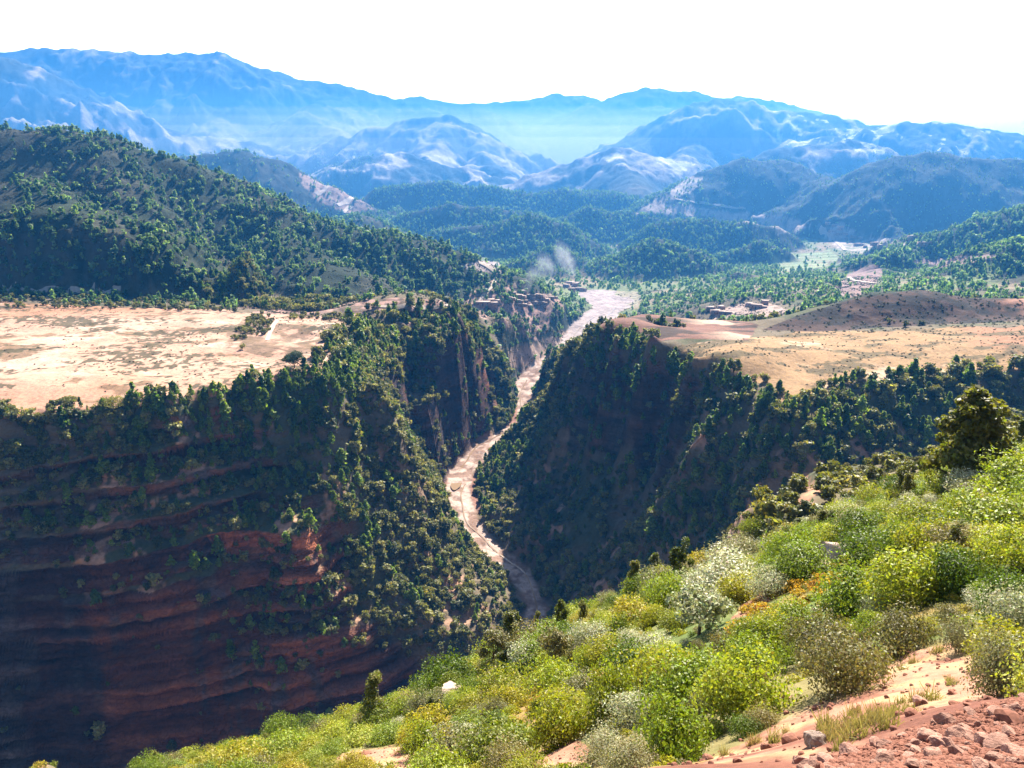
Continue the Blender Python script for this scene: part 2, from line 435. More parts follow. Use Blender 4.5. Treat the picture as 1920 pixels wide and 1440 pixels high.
def grid_mesh(name, X, Y_, Z_, colors=None, mats=()):
    nr, nc = X.shape
    me = bpy.data.meshes.new(name)
    n = nr * nc
    co = np.empty((n, 3), np.float32)
    co[:, 0] = X.ravel(); co[:, 1] = Y_.ravel(); co[:, 2] = Z_.ravel()
    i = np.arange(nr - 1)[:, None] * nc + np.arange(nc - 1)[None]
    i = i.ravel()
    q = np.stack([i, i + 1, i + nc + 1, i + nc], 1).astype(np.int32)
    me.vertices.add(n); me.vertices.foreach_set('co', co.ravel())
    me.loops.add(q.size); me.loops.foreach_set('vertex_index', q.ravel())
    me.polygons.add(len(q)); me.polygons.foreach_set('loop_start', (np.arange(len(q)) * 4).astype(np.int32))
    me.polygons.foreach_set('use_smooth', np.ones(len(q), bool))
    me.update(calc_edges=True)
    if colors is not None:
        at = me.color_attributes.new('ground_tint', 'FLOAT_COLOR', 'POINT')
        at.data.foreach_set('color', colors.reshape(-1, 4).astype(np.float32).ravel())
    for m in mats:
        me.materials.append(m)
    return me

def raw_mesh(name, verts, faces, mats=(), mat_index=None, smooth=False, vcol=None):
    """faces: (n,3) or (n,4) int array"""
    verts = np.asarray(verts, np.float32); faces = np.asarray(faces, np.int32)
    k = faces.shape[1]
    me = bpy.data.meshes.new(name)
    me.vertices.add(len(verts)); me.vertices.foreach_set('co', verts.ravel())
    me.loops.add(faces.size); me.loops.foreach_set('vertex_index', faces.ravel())
    me.polygons.add(len(faces)); me.polygons.foreach_set('loop_start', (np.arange(len(faces)) * k).astype(np.int32))
    if smooth:
        me.polygons.foreach_set('use_smooth', np.ones(len(faces), bool))
    if mat_index is not None:
        me.polygons.foreach_set('material_index', np.asarray(mat_index, np.int32))
    me.update(calc_edges=True)
    for m in mats:
        me.materials.append(m)
    if vcol is not None:
        at = me.color_attributes.new('tone', 'FLOAT_COLOR', 'POINT')
        at.data.foreach_set('color', np.asarray(vcol, np.float32).ravel())
    return me

# ------------------------------------------------------------ materials
def new_mat(name):
    m = bpy.data.materials.new(name)
    m.use_nodes = True
    t = m.node_tree
    t.nodes.clear()
    out = t.nodes.new('ShaderNodeOutputMaterial')
    return m, t, out

def N(t, kind, **kw):
    n = t.nodes.new(kind)
    for k, v in kw.items():
        setattr(n, k, v)
    return n

def mathn(t, op, a, b=None, clamp=False):
    n = t.nodes.new('ShaderNodeMath'); n.operation = op; n.use_clamp = clamp
    for i, q in enumerate((a, b)):
        if q is None: continue
        if isinstance(q, (int, float)): n.inputs[i].default_value = q
        else: t.links.new(q, n.inputs[i])
    return n.outputs[0]

def noise(t, scale, detail=4, rough=0.55, vec=None, lac=2.0):
    n = t.nodes.new('ShaderNodeTexNoise')
    n.inputs['Scale'].default_value = scale
    n.inputs['Detail'].default_value = detail
    n.inputs['Roughness'].default_value = rough
    n.inputs['Lacunarity'].default_value = lac
    if vec is not None: t.links.new(vec, n.inputs['Vector'])
    return n.outputs['Fac']

def ramp(t, fac, stops):
    n = t.nodes.new('ShaderNodeValToRGB')
    el = n.color_ramp.elements
    while len(el) < len(stops): el.new(0.5)
    for e, (p, c) in zip(el, stops):
        e.position = p
        e.color = c if len(c) == 4 else (*c, 1)
    t.links.new(fac, n.inputs[0])
    return n.outputs[0]

def mixc(t, fac, a, b, mode='MIX'):
    n = t.nodes.new('ShaderNodeMix'); n.data_type = 'RGBA'; n.blend_type = mode
    for s, q in ((n.inputs[0], fac), (n.inputs[6], a), (n.inputs[7], b)):
        if isinstance(q, (int, float)): s.default_value = q
        elif isinstance(q, tuple): s.default_value = q if len(q) == 4 else (*q, 1)
        else: t.links.new(q, s)
    return n.outputs[2]

def ground_material(name, fine, bump_dist, var=0.55, rock=True):
    m, t, out = new_mat(name)
    geo = N(t, 'ShaderNodeNewGeometry')
    at = N(t, 'ShaderNodeVertexColor', layer_name='ground_tint')
    n1 = noise(t, fine, 6, 0.65, geo.outputs['Position'])
    n2 = noise(t, fine * 0.13, 5, 0.6, geo.outputs['Position'])
    f = mathn(t, 'ADD', mathn(t, 'MULTIPLY', n1, 0.6), mathn(t, 'MULTIPLY', n2, 0.4))
    g = ramp(t, f, [(0.32, (1 - var,) * 3), (0.5, (0.95,) * 3), (0.68, (1 + var * 0.55,) * 3)])
    c = mixc(t, 1.0, at.outputs['Color'], g, 'MULTIPLY')
    nb = noise(t, fine * 0.6, 8, 0.7, geo.outputs['Position'])
    height_ = nb
    if rock:
        # bedding layers show on steep faces: stretched noise, more contrast where the face is steep
        mp = N(t, 'ShaderNodeMapping'); mp.inputs['Scale'].default_value = (0.05, 0.05, 0.30)
        t.links.new(geo.outputs['Position'], mp.inputs[0])
        ns = noise(t, 1.0, 6, 0.6, mp.outputs[0])
        sep = N(t, 'ShaderNodeSeparateXYZ'); t.links.new(geo.outputs['Normal'], sep.inputs[0])
        steep = ramp(t, sep.outputs[2], [(0.45, (1, 1, 1)), (0.7, (0, 0, 0))])
        sc = ramp(t, ns, [(0.34, (0.45, 0.42, 0.42)), (0.46, (0.9, 0.85, 0.8)), (0.56, (1.15, 1.05, 1.0)), (0.68, (1.5, 1.45, 1.4))])
        c = mixc(t, mathn(t, 'MULTIPLY', steep, at.outputs['Alpha']), c, mixc(t, 1.0, c, sc, 'MULTIPLY'))
        height_ = mathn(t, 'ADD', nb, mathn(t, 'MULTIPLY', mathn(t, 'MULTIPLY', ns, 2.5), steep))
    if rock:
        vo = N(t, 'ShaderNodeTexVoronoi', feature='DISTANCE_TO_EDGE'); vo.inputs['Scale'].default_value = 1.0
        mp2 = N(t, 'ShaderNodeMapping'); mp2.inputs['Scale'].default_value = (0.22, 0.22, 0.5)
        t.links.new(geo.outputs['Position'], mp2.inputs[0])
        dn_ = N(t, 'ShaderNodeTexNoise'); dn_.inputs['Scale'].default_value = 1.3; t.links.new(mp2.outputs[0], dn_.inputs['Vector'])
        va_ = N(t, 'ShaderNodeVectorMath', operation='ADD'); t.links.new(mp2.outputs[0], va_.inputs[0]); t.links.new(dn_.outputs['Color'], va_.inputs[1])
        t.links.new(va_.outputs[0], vo.inputs['Vector'])
        cr = ramp(t, vo.outputs['Distance'], [(0.0, (0.45,) * 3), (0.07, (1,) * 3)])
        c = mixc(t, mathn(t, 'MULTIPLY', at.outputs['Alpha'], 0.45), c, mixc(t, 1.0, c, cr, 'MULTIPLY'))
        height_ = mathn(t, 'ADD', height_, mathn(t, 'MULTIPLY', mathn(t, 'MULTIPLY', mathn(t, 'MINIMUM', vo.outputs['Distance'], 0.12), 5.0), at.outputs['Alpha']))
    bp = N(t, 'ShaderNodeBump'); bp.inputs['Strength'].default_value = 0.8
    bp.inputs['Distance'].default_value = bump_dist
    t.links.new(height_, bp.inputs['Height'])
    b = N(t, 'ShaderNodeBsdfPrincipled')
    b.inputs['Roughness'].default_value = 0.95
    b.inputs['Specular IOR Level'].default_value = 0.15
    t.links.new(c, b.inputs['Base Color'])
    t.links.new(bp.outputs[0], b.inputs['Normal'])
    t.links.new(b.outputs[0], out.inputs[0])
    return m

def leaf_material(name, c0, c1, c2, transl=0.4, tcol=None, rough=0.55):
    """per-plant random tone between three colours; light passes through the leaves"""
    m, t, out = new_mat(name)
    oi = N(t, 'ShaderNodeObjectInfo')
    base = ramp(t, oi.outputs['Random'], [(0.0, c0), (0.5, c1), (1.0, c2)])
    at = N(t, 'ShaderNodeVertexColor', layer_name='tone')
    c = mixc(t, 1.0, base, at.outputs['Color'], 'MULTIPLY')
    b = N(t, 'ShaderNodeBsdfPrincipled')
    b.inputs['Roughness'].default_value = rough
    b.inputs['Specular IOR Level'].default_value = 0.32
    t.links.new(c, b.inputs['Base Color'])
    tr = N(t, 'ShaderNodeBsdfTranslucent')
    tc = mixc(t, 1.0, c, (tcol or (1.5, 1.6, 0.6)), 'MULTIPLY')
    t.links.new(tc, tr.inputs[0])
    mx = N(t, 'ShaderNodeMixShader'); mx.inputs[0].default_value = transl
    t.links.new(b.outputs[0], mx.inputs[1]); t.links.new(tr.outputs[0], mx.inputs[2])
    t.links.new(mx.outputs[0], out.inputs[0])
    return m

def plain_material(name, col, rough=0.9, scale=3.0, var=0.35, bump=0.0, spec=0.2):
    m, t, out = new_mat(name)
    tc = N(t, 'ShaderNodeTexCoord')
    n1 = noise(t, scale, 6, 0.6, tc.outputs['Object'])
    g = ramp(t, n1, [(0.3, (1 - var,) * 3), (0.7, (1 + var,) * 3)])
    oi = N(t, 'ShaderNodeObjectInfo')
    g2 = ramp(t, oi.outputs['Random'], [(0, (0.78, 0.76, 0.75)), (1, (1.15, 1.15, 1.15))])
    c = mixc(t, 1.0, mixc(t, 1.0, col, g, 'MULTIPLY'), g2, 'MULTIPLY')
    b = N(t, 'ShaderNodeBsdfPrincipled')
    b.inputs['Roughness'].default_value = rough
    b.inputs['Specular IOR Level'].default_value = spec
    t.links.new(c, b.inputs['Base Color'])
    if bump:
        bp = N(t, 'ShaderNodeBump'); bp.inputs['Distance'].default_value = bump
        t.links.new(noise(t, scale * 2.5, 8, 0.65, tc.outputs['Object']), bp.inputs['Height'])
        t.links.new(bp.outputs[0], b.inputs['Normal'])
    t.links.new(b.outputs[0], out.inputs[0])
    return m

M_gorge = ground_material('gorge_ground', 0.55, 0.8, 0.5)
M_hill = ground_material('hill_ground', 0.16, 2.5, 0.6, rock=False)
M_mount = ground_material('mountain_ground', 0.03, 12.0, 0.6, rock=False)
M_near = ground_material('near_soil', 6.0, 0.05, 0.45, rock=False)

# ------------------------------------------------------------ terrain mesh (rings round the viewpoint, finer where it is nearer)
az = np.radians(np.concatenate([np.linspace(-52, -36, 90, endpoint=False), np.linspace(-36, 36, 800, endpoint=False), np.linspace(36, 52, 91)])).astype(np.float32)
rr = np.concatenate([np.arange(240, 292, 1.5), np.arange(292, 430, 0.33), np.arange(430, 640, 0.75)])
q = [640.0]
while q[-1] < 7000:
    q.append(q[-1] * 1.0036 + 0.0)
rr = np.concatenate([rr, q]).astype(np.float32)
R_, A_ = np.meshgrid(rr, az, indexing='ij')
GX = (R_ * np.sin(A_)).astype(np.float32); GY = (R_ * np.cos(A_)).astype(np.float32)
GZ, RD, RW, RS, SLZ, HM = height(GX, GY, True)
GZ = GZ.astype(np.float32)
# broken ledges, blocks and overhangs on the steep red cliff: push the face in and out
_s0 = np.abs(np.gradient(GZ, axis=0) / np.gradient(R_, axis=0))
_cm = sstep(0.5, 1.1, _s0) * (R_ < 700) * sstep(-135, -150, GZ) * sstep(3, 8, RD - RW)
_cm = np.maximum(_cm, sstep(-6, 10, crest_y(GX) - GY) * sstep(-150, -175, GZ) * sstep(3, 8, RD - RW))
_left = sstep(-6, 10, crest_y(GX) - GY)
_zw = GZ + 2.2 * fbm(GX, GY, 40, 3, 611)
_bed = vnoise(_zw / 4.2, GX / 90.0, 612); _bed2 = vnoise(_zw / 1.7, GX / 28.0, 613)
_blk = vnoise(GX / 5.5 + 1.2 * fbm(GX, GZ, 12, 2, 616), np.floor(_zw / 4.2 + 0.5 * fbm(GX, GY, 30, 2, 617)) * 7.3, 614)
_d = 2.4 * fbm(GX, GZ * 1.4, 26, 4, 615) + _left * (1.3 * fbm(GX, GZ * 1.8, 6, 4, 618) + 1.6 * (ridged(GX, GZ * 0.6, 13, 3, 619) - 0.5)) + _left * (3.0 * sstep(0.4, 0.6, _bed) * (0.35 + 0.65 * sstep(-0.3, 0.2, fbm(GX, GZ, 30, 2, 620))) + 1.4 * sstep(0.45, 0.6, _bed2) + 0.4 * sstep(0.35, 0.75, _blk) - 3.0)
_f = 1 - _cm * _d / R_
GX = (GX * _f).astype(np.float32); GY = (GY * _f).astype(np.float32)
# slope of the surface
dzr = np.gradient(GZ, axis=0) / np.gradient(R_, axis=0)
dza = np.gradient(GZ, axis=1) / (np.gradient(A_, axis=1) * R_)
SLOPE = np.sqrt(dzr ** 2 + dza ** 2)
U_, V_ = project(GX, GY, GZ)

def C(*c): return np.array(c, np.float32)
def lerpc(col, c, m):
    m = m[..., None]
    return col * (1 - m) + np.asarray(c, np.float32) * m

def blob_mask(poly, u, v, soft=None, x=None, y=None, wob=8.0):
    """polygon with a ragged, noise-shifted edge"""
    du = fbm(x, y, 30, 3, 91) * wob; dv = fbm(x, y, 30, 3, 92) * wob * 0.4
    return in_poly(u + du, v + dv, poly).astype(np.float32)

FIELD_L = [(-400, 800), (0, 786), (200, 768), (330, 758), (480, 722), (600, 704), (625, 668), (628, 640), (645, 612), (700, 600), (690, 590), (560, 590), (440, 584), (300, 578), (0, 566), (-400, 560)]
FIELD_R = [(1218, 655), (1290, 688), (1350, 702), (1430, 722), (1485, 768), (1570, 727), (1700, 706), (1920, 692), (2300, 690), (2300, 600), (1920, 612), (1800, 612), (1640, 622), (1500, 622), (1420, 632)]

def ground_colour(x, y, z, slope, rd, rw, rs, slz, hm, u, v):
    n1 = fbm(x, y, 45, 5, 101); n2 = fbm(x, y, 9, 4, 102); n3 = fbm(x, y, 160, 4, 103); n4 = fbm(x, y, 3.2, 3, 104)
    r = np.sqrt(x * x + y * y)
    shp = x.shape
    col = np.ones(shp + (3,), np.float32) * C(0.135, 0.105, 0.065)      # scrub soil
    col = lerpc(col, C(0.07, 0.075, 0.035), sstep(-0.2, 0.5, n1 + n2 * 0.5))
    alpha = np.zeros(shp, np.float32)
    # plateaus
    fl = blob_mask(FIELD_L, u, v, x=x, y=y, wob=10) * (y < 640) * (z > -150)
    tan = C(0.44, 0.26, 0.18)
    c = np.ones(shp + (3,), np.float32) * tan
    c = lerpc(c, C(0.37, 0.185, 0.11), sstep(0.0, 0.7, n3))
    c = lerpc(c, C(0.50, 0.335, 0.245), sstep(0.1, 0.7, fbm(x, y * 3, 60, 3, 111)))
    back = sstep(415, 470, y)
    scr = sstep(0.12, 0.32, fbm(x, y * 1.8, 34, 5, 112) * 0.8 + n2 * 0.45 + back * 0.22 - 0.36)
    c = lerpc(c, C(0.17, 0.105, 0.055), scr * 0.85)
    dk = sstep(0.18, 0.32, n4 * 0.8 + fbm(x, y * 2.2, 40, 4, 113) * 0.9 + back * 0.12 - 0.25)
    c = lerpc(c, C(0.07, 0.06, 0.03), dk * 0.9)
    # low banks between the fields
    ln = np.abs(fbm(x * 0.5, y, 90, 3, 115))
    c = lerpc(c, C(0.11, 0.075, 0.04), (1 - sstep(0.006, 0.018, ln)) * sstep(-0.1, 0.2, fbm(x, y, 30, 2, 116)) * 0.85)
    sc2 = blob_mask([(430, 625), (460, 600), (500, 600), (560, 612), (650, 640), (640, 660), (500, 668), (420, 650)], u, v, x=x, y=y, wob=8)
    c = lerpc(c, C(0.15, 0.10, 0.06), sc2 * 0.8 * sstep(-0.6, 0.1, n2))
    col = col * (1 - fl[..., None]) + c * fl[..., None]
    fr = blob_mask(FIELD_R, u, v, x=x, y=y, wob=12) * (y < 620) * (z > -150) * (x > 60)
    c = np.ones(shp + (3,), np.float32) * C(0.27, 0.165, 0.08)
    c = lerpc(c, C(0.46, 0.31, 0.20), sstep(0.0, 0.5, n1 + 0.35 * n2 - 0.25 * sstep(180, 320, x) + 0.15 * sstep(460, 380, y)))
    c = lerpc(c, C(0.28, 0.14, 0.075), sstep(0.25, 0.6, n3))
    strp = fbm(x * 0.8 + y * 0.5, y * 2.0 - x * 0.4, 22, 4, 121)
    c = lerpc(c, C(0.10, 0.075, 0.035), sstep(0.16, 0.34, strp + n4 * 0.35 - 0.06) * 0.9)
    col = col * (1 - fr[..., None]) + c * fr[..., None]
    # the terraced dark hill behind the right field and the red knoll beside the gorge
    th = in_poly(u, v, [(1420, 622), (1500, 590), (1600, 560), (1740, 540), (1840, 560), (1930, 560), (2300, 560), (2300, 612), (1800, 614), (1640, 624), (1500, 626)]).astype(np.float32) * (y > 540) * (y < 690)
    c = np.ones(shp + (3,), np.float32) * C(0.05, 0.028, 0.02)
    c = lerpc(c, C(0.018, 0.015, 0.011), sstep(-0.1, 0.25, n2 + n1 * 0.5))
    redp = sstep(0.0, 0.3, (x - 372) / 90 + n1 * 0.4)
    c = lerpc(c, C(0.30, 0.15, 0.10), redp * sstep(0.25, -0.15, n2 * 0.8 + n4 * 0.3))
    tz = (z + 1.2 * n1) / 4.5
    c = c * (0.75 + 0.5 * sstep(0.2, 0.6, tz - np.floor(tz)))[..., None]
    col = lerpc(col, c, th)
    rk = blob_mask([(1130, 640), (1120, 605), (1170, 588), (1260, 585), (1330, 590), (1420, 608), (1400, 640), (1290, 635), (1210, 645)], u, v, x=x, y=y, wob=6) * (y < 680) * (z > -160)
    c = lerpc(np.ones(shp + (3,), np.float32) * C(0.17, 0.085, 0.06), C(0.055, 0.036, 0.026), sstep(0.05, 0.25, fbm(x * 0.7, y * 2.4, 24, 4, 131)))
    c = lerpc(c, C(0.42, 0.30, 0.21), sstep(120, 160, x) * sstep(0.0, 0.3, n1 + 0.2))
    col = lerpc(col, c, rk)
    # red soils at the foot of the left hill, around the villages
    pk = blob_mask([(430, 560), (520, 556), (700, 560), (860, 565), (930, 520), (1000, 540), (1060, 560), (1010, 640), (900, 600), (860, 620), (700, 598), (560, 592), (440, 582)], u, v, x=x, y=y, wob=10) * (y > 560)
    c = lerpc(np.ones(shp + (3,), np.float32) * C(0.30, 0.18, 0.145), C(0.12, 0.085, 0.06), sstep(-0.1, 0.3, n2 + n1 * 0.4))
    stp = (z + 1.5 * n1) / 3.0
    c = c * (0.7 + 0.6 * sstep(0.1, 0.5, stp - np.floor(stp)))[..., None]
    col = lerpc(col, c, pk * sstep(-0.55, -0.1, n1))
    # forest floor on hills
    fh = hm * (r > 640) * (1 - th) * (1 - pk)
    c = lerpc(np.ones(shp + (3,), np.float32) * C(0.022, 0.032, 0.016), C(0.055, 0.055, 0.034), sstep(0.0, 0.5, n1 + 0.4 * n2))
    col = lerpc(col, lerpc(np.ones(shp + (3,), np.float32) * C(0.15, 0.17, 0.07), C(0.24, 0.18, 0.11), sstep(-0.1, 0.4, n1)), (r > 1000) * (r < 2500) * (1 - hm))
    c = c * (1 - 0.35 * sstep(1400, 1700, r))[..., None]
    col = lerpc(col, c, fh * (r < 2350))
    # bare ground on the far slopes
    fm = sstep(2300, 2700, r)
    n5 = fbm(x, y, 300, 5, 141); n6 = fbm(x, y, 70, 5, 142)
    rg = ridged(x, y, 280, 5, 61)
    pale = sstep(0.42, 0.75, rg + 0.25 * n6 + 0.12 * n5 + 0.10 * (x < 100) * (z < 150) - 0.16 * sstep(60, 260, z))
    c = lerpc(np.ones(shp + (3,), np.float32) * C(0.04, 0.05, 0.038), C(0.36, 0.29, 0.24), pale * (1 - 0.45 * sstep(4200, 5200, r)))
    col = lerpc(col, c, fm)
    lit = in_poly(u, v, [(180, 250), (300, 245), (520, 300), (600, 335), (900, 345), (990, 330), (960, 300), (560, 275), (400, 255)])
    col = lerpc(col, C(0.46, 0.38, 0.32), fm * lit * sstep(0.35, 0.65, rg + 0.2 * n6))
    wc = blob_mask([(1120, 300), (1150, 280), (1220, 292), (1300, 310), (1270, 330), (1200, 320)], u, v, x=x, y=y, wob=14) * fm
    col = lerpc(col, C(0.62, 0.55, 0.48), wc * sstep(-0.2, 0.2, n6))
    wr = sstep(0.25, 0.45, fbm(x, y, 35, 4, 151) + 0.4 * fbm(x, y, 180, 3, 152)) * (u > 1450) * (r > 2900) * (r < 3900)
    col = lerpc(col, C(0.7, 0.64, 0.58), wr)
    # bare clearings on the round hill and around it
    for poly, cc in (([(1185, 400), (1250, 362), (1300, 328), (1314, 336), (1310, 350), (1280, 362), (1268, 372), (1260, 380), (1320, 392), (1400, 398), (1480, 408), (1520, 425), (1500, 432), (1460, 440), (1440, 420), (1340, 412), (1240, 400)], C(0.55, 0.42, 0.34)),
                     ([(1250, 372), (1300, 335), (1316, 330), (1312, 352), (1290, 364)], C(0.5, 0.40, 0.33)),
                     ([(560, 325), (620, 345), (680, 375), (700, 395), (640, 400), (590, 375)], C(0.40, 0.26, 0.20)),
                     ([(1530, 425), (1570, 418), (1620, 440), (1700, 455), (1640, 475), (1570, 468)], C(0.60, 0.48, 0.42)),
                     ([(1440, 478), (1560, 470), (1580, 500), (1460, 510)], C(0.34, 0.40, 0.20)),
                     ([(1560, 545), (1600, 505), (1640, 495), (1660, 510), (1640, 540), (1600, 565)], C(0.36, 0.23, 0.20)),
                     ([(1700, 490), (1800, 482), (1870, 478), (1840, 490), (1760, 502)], C(0.50, 0.32, 0.27)),
                     ([(1720, 545), (1800, 505), (1860, 490), (1900, 490), (1850, 525), (1780, 545)], C(0.22, 0.27, 0.09)),
                     ([(860, 500), (900, 488), (940, 492), (935, 515), (900, 510)], C(0.50, 0.38, 0.33)),
                     ([(1320, 600), (1380, 570), (1440, 568), (1490, 585), (1420, 600)], C(0.48, 0.34, 0.28)),
                     ([(1200, 548), (1130, 545), (1120, 556), (1170, 568), (1200, 575)], C(0.45, 0.38, 0.25)),
                     ([(1040, 555), (1100, 545), (1110, 575), (1060, 585)], C(0.20, 0.26, 0.10)),
                     ([(950, 660), (1010, 640), (1080, 610), (1110, 600), (1060, 660), (990, 695), (955, 690)], C(0.50, 0.34, 0.25))):
        mk = blob_mask(poly, u, v, x=x, y=y, wob=7) * (r > 700) * (r < 2700)
        if poly[0][0] == 1530:
            tv = np.floor(y / 26) % 2
            mk = mk * (0.35 + 0.65 * tv)
        if poly[0][0] == 1440:
            tv = np.floor(y / 22) % 2
            mk = mk * (0.2 + 0.8 * tv)
        col = lerpc(col, cc * 0.72, mk * sstep(-0.9, -0.2, n2 + 0.3 * n4))
    # cliffs: red rock where it is steep
    lc = sstep(2, 12, crest_y(x) - y) * sstep(-165, -190, z + 8 * n1)
    pz = (x < 0) * (x > -115) * (y > 515) * (y < 700)
    rock = np.maximum(np.maximum(sstep(2.6, 4.2, slope + 1.2 * n1 + 0.6 * n2) * 0.85, pz * sstep(1.3, 2.0, slope)), sstep(0.8, 1.5, slope) * lc) * (r < 760) * (z < -136)
    rc = lerpc(np.ones(shp + (3,), np.float32) * C(0.085, 0.042, 0.032), C(0.17, 0.068, 0.038), sstep(0.1, 0.6, n1))
    rc = lerpc(rc, C(0.10, 0.075, 0.07), sstep(0.1, 0.5, n3 + 0.6 * n2))
    zw = z + 2.2 * fbm(x, y, 40, 3, 611)
    zs = 0.6 * sstep(0.3, 0.7, vnoise(zw / 4.2, x / 90.0, 612)) + 0.4 * vnoise(zw / 1.7, x / 28.0, 613)
    rc = rc * (0.28 + 1.15 * zs)[..., None]  # strata tones, with recessed beds also painted darker as if shaded
    col = lerpc(col, rc, rock)
    alpha = np.maximum(alpha, rock)
    ob = blob_mask([(375, 985), (470, 975), (580, 990), (600, 1030), (420, 1040)], u, v, x=x, y=y, wob=10) + blob_mask([(520, 1085), (640, 1080), (660, 1110), (540, 1115)], u, v, x=x, y=y, wob=8)
    col = lerpc(col, C(0.42, 0.15, 0.075), ob * rock * (r < 480) * (0.5 + 0.5 * zs))
    # red dirt breaking through on the sunlit spur
    dirt = sstep(0.12, 0.4, fbm(x, y, 20, 4, 171) + 0.3 * n4) * slz * (1 - rock) * (1 - 0.85 * sstep(1.4, 2.4, slope))
    col = lerpc(col, C(0.45, 0.26, 0.17), dirt)
    # river gravel
    bed = 1 - sstep(0.0, 3.5, rd - rw)
    g = lerpc(np.ones(shp + (3,), np.float32) * C(0.46, 0.34, 0.28), C(0.24, 0.15, 0.11), sstep(-0.25, 0.35, fbm(x, y, 7, 5, 181)))
    g = lerpc(g, C(0.34, 0.28, 0.27), sstep(850, 930, y) * 0.7)
    col = lerpc(col, g, bed)
    bank = (1 - rock) * sstep(0, 2.5, rd - rw) * (1 - sstep(3, 13, rd - rw)) * (r < 720) * sstep(-0.2, 0.4, n1 + 0.3)
    col = lerpc(col, C(0.28, 0.14, 0.10), bank)
    out = np.ones(shp + (4,), np.float32)
    out[..., :3] = np.clip(col, 0.01, 0.85)
    out[..., 3] = alpha
    return out

GC = ground_colour(GX, GY, GZ, SLOPE, RD, RW, RS, SLZ, HM, U_, V_)
cuts = [0, int(np.searchsorted(rr, 720)), int(np.searchsorted(rr, 2500)), len(rr) - 1]
for nm, mt, a, b in (('gorge_terrain', M_gorge, cuts[0], cuts[1]), ('hills', M_hill, cuts[1], cuts[2]), ('mountains', M_mount, cuts[2], cuts[3])):
    sl = slice(a, b + 1)
    me = grid_mesh(nm, GX[sl], GY[sl], GZ[sl], GC[sl], [mt])
    link(bpy.data.objects.new(nm, me), kind='structure')
print('terrain', GX.shape)
# ------------------------------------------------------------ near slope
NP = []
def NY(*a): NP.extend([tuple(at_y(u, v, y)) for u, v, y in a])
NY((1300, 1440, 6.4), (1600, 1440, 4.8), (1920, 1440, 4.3), (1920, 1325, 5.9), (1700, 1370, 6.0), (1500, 1440, 6.1), (1800, 1400, 5.2), (2300, 1330, 5.8), (2300, 1440, 4.4))
NY((1450, 1400, 9.5), (1600, 1310, 11), (1800, 1260, 11.5), (1750, 1225, 14), (1300, 1432, 9.5), (1180, 1410, 13), (950, 1432, 17), (700, 1432, 24), (620, 1415, 29),
   (400, 1425, 62), (300, 1418, 76), (100, 1440, 88), (480, 1404, 60), (555, 1412, 46))
NY((1250, 1310, 17), (1500, 1210, 20), (1700, 1160, 19), (1900, 1180, 14), (1900, 1050, 21), (1700, 1040, 28), (1500, 1110, 28), (1300, 1190, 28), (1100, 1290, 25), (900, 1350, 28), (760, 1375, 33),
   (2300, 1100, 16), (2300, 950, 24))
NY((1900, 950, 34), (1760, 950, 42), (1500, 1030, 44), (1300, 1110, 45), (1100, 1185, 42), (950, 1265, 38), (800, 1345, 35), (680, 1385, 34), (2300, 850, 40))
NY((1900, 905, 48), (1750, 925, 54), (1500, 1005, 55), (1300, 1075, 53), (1100, 1160, 48), (940, 1245, 43), (790, 1330, 39), (640, 1400, 38))
NY((1450, 1010, 88), (1600, 975, 92), (1800, 930, 92), (1920, 900, 90), (1520, 935, 130), (1600, 915, 128), (1700, 890, 140), (1800, 860, 145), (1920, 835, 150), (2200, 780, 160),
   (1370, 1000, 112), (1440, 960, 125), (1500, 912, 150), (1620, 890, 160), (1750, 858, 170), (1900, 828, 182), (2200, 770, 190))
NP += [(-70, 130, -165), (-150, 190, -225), (0, 100, -108), (0, 160, -190), (0, 220, -260), (30, 120, -112), (50, 170, -165), (60, 210, -215), (120, 215, -160), (180, 240, -150), (90, 250, -235), (200, 280, -190), (400, 290, -170),
       (-300, 150, -190), (-300, 230, -262), (-60, 95, -118), (-120, 120, -150), (-200, 100, -140), (-150, 60, -95), (-60, 40, -55), (-30, 20, -30), (-10, 5, -9), (-60, 70, -88)]
NP += [(0, -3, -1.7), (3, -3, -1.6), (-8, -10, 0), (12, -10, 2), (40, 0, 8), (40, -40, 25), (-40, -20, -10), (80, 40, 20), (0, 2.5, -3.4), (2, 2.6, -3.2), (4, 3, -3.2), (-3, 2, -4.2), (-150, 0, -60), (150, 100, 15), (200, 180, -20), (0, 300, -310), (-250, 300, -320), (250, 320, -230)]
NEAR = Surf(NP, c=1.2)

def near_height(x, y):
    x = np.asarray(x, np.float32); y = np.asarray(y, np.float32)
    r = np.sqrt(x * x + y * y)
    h = NEAR(x, y)
    h = h + fbm(x, y, 7.0, 4, 201) * 0.28 * sstep(5, 14, r) + fbm(x, y, 1.3, 4, 202) * 0.06
    h = h + (fbm(x, y, 30, 4, 203) * 2.6 + fbm(x, y, 9, 3, 204) * 0.9) * sstep(60, 120, r)
    return h

